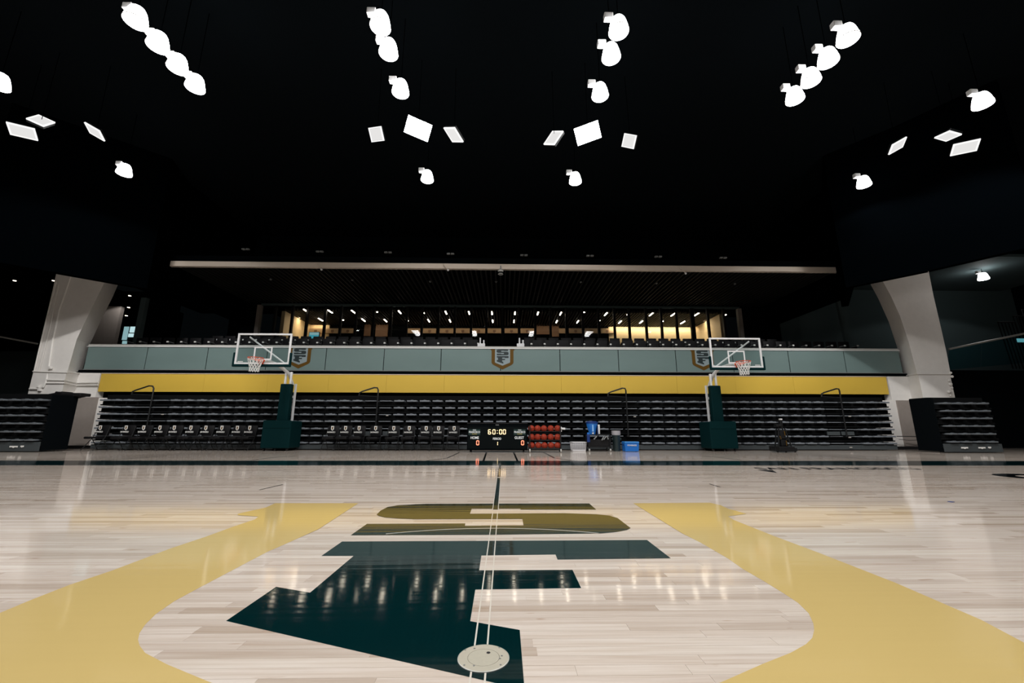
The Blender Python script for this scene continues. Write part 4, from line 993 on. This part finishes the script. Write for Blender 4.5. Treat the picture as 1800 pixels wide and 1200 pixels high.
# --- equipment tower near the right pier
TD = 14.9
P, Q = at(1360, 793, TD), at(1398.5, 793, TD); xc = at(1378, 790, TD).x
t = thing('equipment_stand', 'tall tapered black equipment stand on a flat base, right of the right hoop', 'stand', (xc, TD, 0))
MB().box(P.x, Q.x, TD-.12, TD+.12, .03, .15, .02).build('base_beam', M['black'], t); MB().box(xc-.35, xc+.2, TD-.3, TD+.3, .03, .20, .02).build('base_box', M['black2'], t)
for x in (P.x+.08, Q.x-.08, xc): MB().tube([(x-.02, TD-.1, .03), (x+.02, TD-.1, .03)], .03, 10).build('caster', M['black2'], t)
z1 = at(1378, 752, TD).z
for dx0, dx1 in ((-.24, -.13), (.22, .08)):
    for y in (-.1, .1): MB().bar((xc+dx0, TD+y, .18), (xc+dx1, TD+y*.6, z1), .024).build('leg', M['black'], t)
for k, z in enumerate((.45, .75)): MB().box(xc-.2+k*.03, xc+.18-k*.03, TD-.1, TD+.1, z-.02, z+.02, .005).build('cross_plate', M['black'], t)
MB().box(xc-.12, xc+.08, TD-.1, TD+.1, .2, z1*.9, .03).build('motor_housing', M['black2'], t)
z2 = at(1378, 738, TD).z
MB().box(xc-.05, xc+.05, TD-.06, TD+.06, z1, z2, .02).build('mast', M['black'], t); MB().box(xc-.2, xc+.0, TD-.08, TD+.08, z1+.05, z1+.13, .02).build('tray', M['black'], t)
MB().box(xc-.03, xc+.05, TD-.07, TD+.03, z2, z2+.05, .012).build('head_cap', M['white'], t)
for (x0, y0, x1, y1) in ((1371,766,1373,771),(1378.5,757,1380,765),(1382,774,1383,783)): MB().bar(at(x0, y0, TD-.14), at(x1, y1, TD-.14), .014).build('cable', M['gold'], t)

# --- bench chairs
chair_root = None
pad_me = None
def bench_chair_proto():
    t = thing('bench_chair', '', 'chair', (0, 0, 0), 'courtside bench chairs')
    MB().box(-.24, .24, -.03, .05, .52, .90, .03, Matrix.Rotation(-.12, 4, 'X')).build('backrest', M['upseat'], t, True)
    MB().box(-.24, .24, -.42, .02, .41, .49, .03).build('seat', M['upseat'], t, True)
    for s in (-1, 1):
        MB().tube([(s*.23, .20, .01), (s*.23, -.10, .42), (s*.23, -.36, .44)], .013, 6).build('rear_leg', M['black'], t)
        MB().tube([(s*.25, -.42, .01), (s*.25, -.05, .45), (s*.245, .08, .85)], .013, 6).build('front_leg', M['black'], t)
    MB().bar((-.23, .12, .12), (.23, .12, .12), .011).build('stretcher', M['black'], t)
    MB().bar((-.25, -.36, .09), (.25, -.36, .09), .011).build('stretcher', M['black'], t)
    o = MB()
    o.poly([(-.06, 0, .09), (.06, 0, .09), (.06, 0, -.03), (0, 0, -.08), (-.06, 0, -.03)], (0, .004, 0)); cr = o.build('crest', M['white_print'], t); cr.location = (.0, .045, .78)
    cr2 = MB().poly([(-.035, 0, .06), (.045, 0, .06), (.02, 0, .02), (.03, 0, -.02), (0, 0, -.05), (-.03, 0, -.02), (-.02, 0, .02)], (0, .003, 0)).build('crest_letters', M['gold'], cr, world=False); cr2.location = (0, -.004, 0)
    tm = text_mesh('name_text', 'SAN FRANCISCO', .075, M['white_print'], .002, .9)
    w = max(v.co.x for v in tm.vertices)*2; tm.transform(Matrix.Diagonal((.34/w, 1, 1, 1)))
    n = place('name_text', tm, t, (-.01, .014, .615)); n.rotation_euler = (PI/2, 0, 0)
    for q in (cr, ): q.location.y = .03-.03
    cr.location = (.03, -.135+.03, .79); n.location = (-.01, -.12+.02, .655)
    return t
proto = bench_chair_proto(); proto.scale = (.86, 1, 1)
CD = 15.75
xsL = [178, 225, 255.5, 284, 311, 338.5, 365.5, 394, 418.5, 442]; xsR = [586, 608.3, 632.3, 661.6, 693, 720, 749.5, 771.7, 798.5]
k = 0
for nm, xs in (('left of the left hoop', xsL), ('between the left hoop and the scoreboard', xsR)):
    for i, px in enumerate(xs):
        P = at(px-1, 756, CD); lb = '%s black padded bench chair from the left %s' % (ordinal(i), nm); y = CD+random.uniform(-.05, .05)
        if k == 0: proto.location = (P.x, y, 0); proto['label'] = lb
        else: copy_tree(proto, (P.x, y, 0), lb)
        k += 1

# --- floor socket cover and a scrap of tape
c = on_floor(849.9, 1158); t = thing('floor_socket_cover', 'round pale metal socket cover set in the green letter', 'cover', (c.x, c.y, .0024)); z = .0024
b = MB().lathe([(.0835, z), (.0835, z+.002), (.0815, z+.003), (.052, z+.003), (.0515, z+.0022)], c.x, c.y, 48, False); b.build('outer_ring', M['disc'], t)
MB().lathe([(.0838, z), (.0838, z+.0024), (.0818, z+.0034)], c.x, c.y, 48, False).build('edge_trim', M['discedge'], t)
MB().lathe([(.0508, z), (.0508, z+.0029), (.02, z+.003)], c.x, c.y, 48).build('lid', M['disc'], t)
MB().lathe([(.0516, z), (.0516, z+.0012)], c.x, c.y, 48).build('groove', M['black2'], t)
P = on_floor(858.5, 1150); MB().lathe([(.0065, z+.003), (.0065, z+.0036)], P.x, P.y, 14).build('key_hole', M['black2'], t)
for px, py in ((817.5,1145),(834,1142.5),(877.5,1140.8),(882,1155.5),(879,1160.5),(816,1172),(833,1173),(880,1171.5)):
    P = on_floor(px, py); MB().lathe([(.0032, z+.003), (.0032, z+.0038), (.0015, z+.0038)], P.x, P.y, 10).build('screw', M['grey'], t)
c = on_floor(1672, 882); tag(MB().box(-.025, .025, -.02, .02, .0, .004, 0, Matrix.Translation((c.x, c.y, 0)) @ Matrix.Rotation(.4, 4, 'Z')).build('tape_scrap', M['dkblue']), 'tiny dark blue scrap on the floor toward the right', 'scrap')
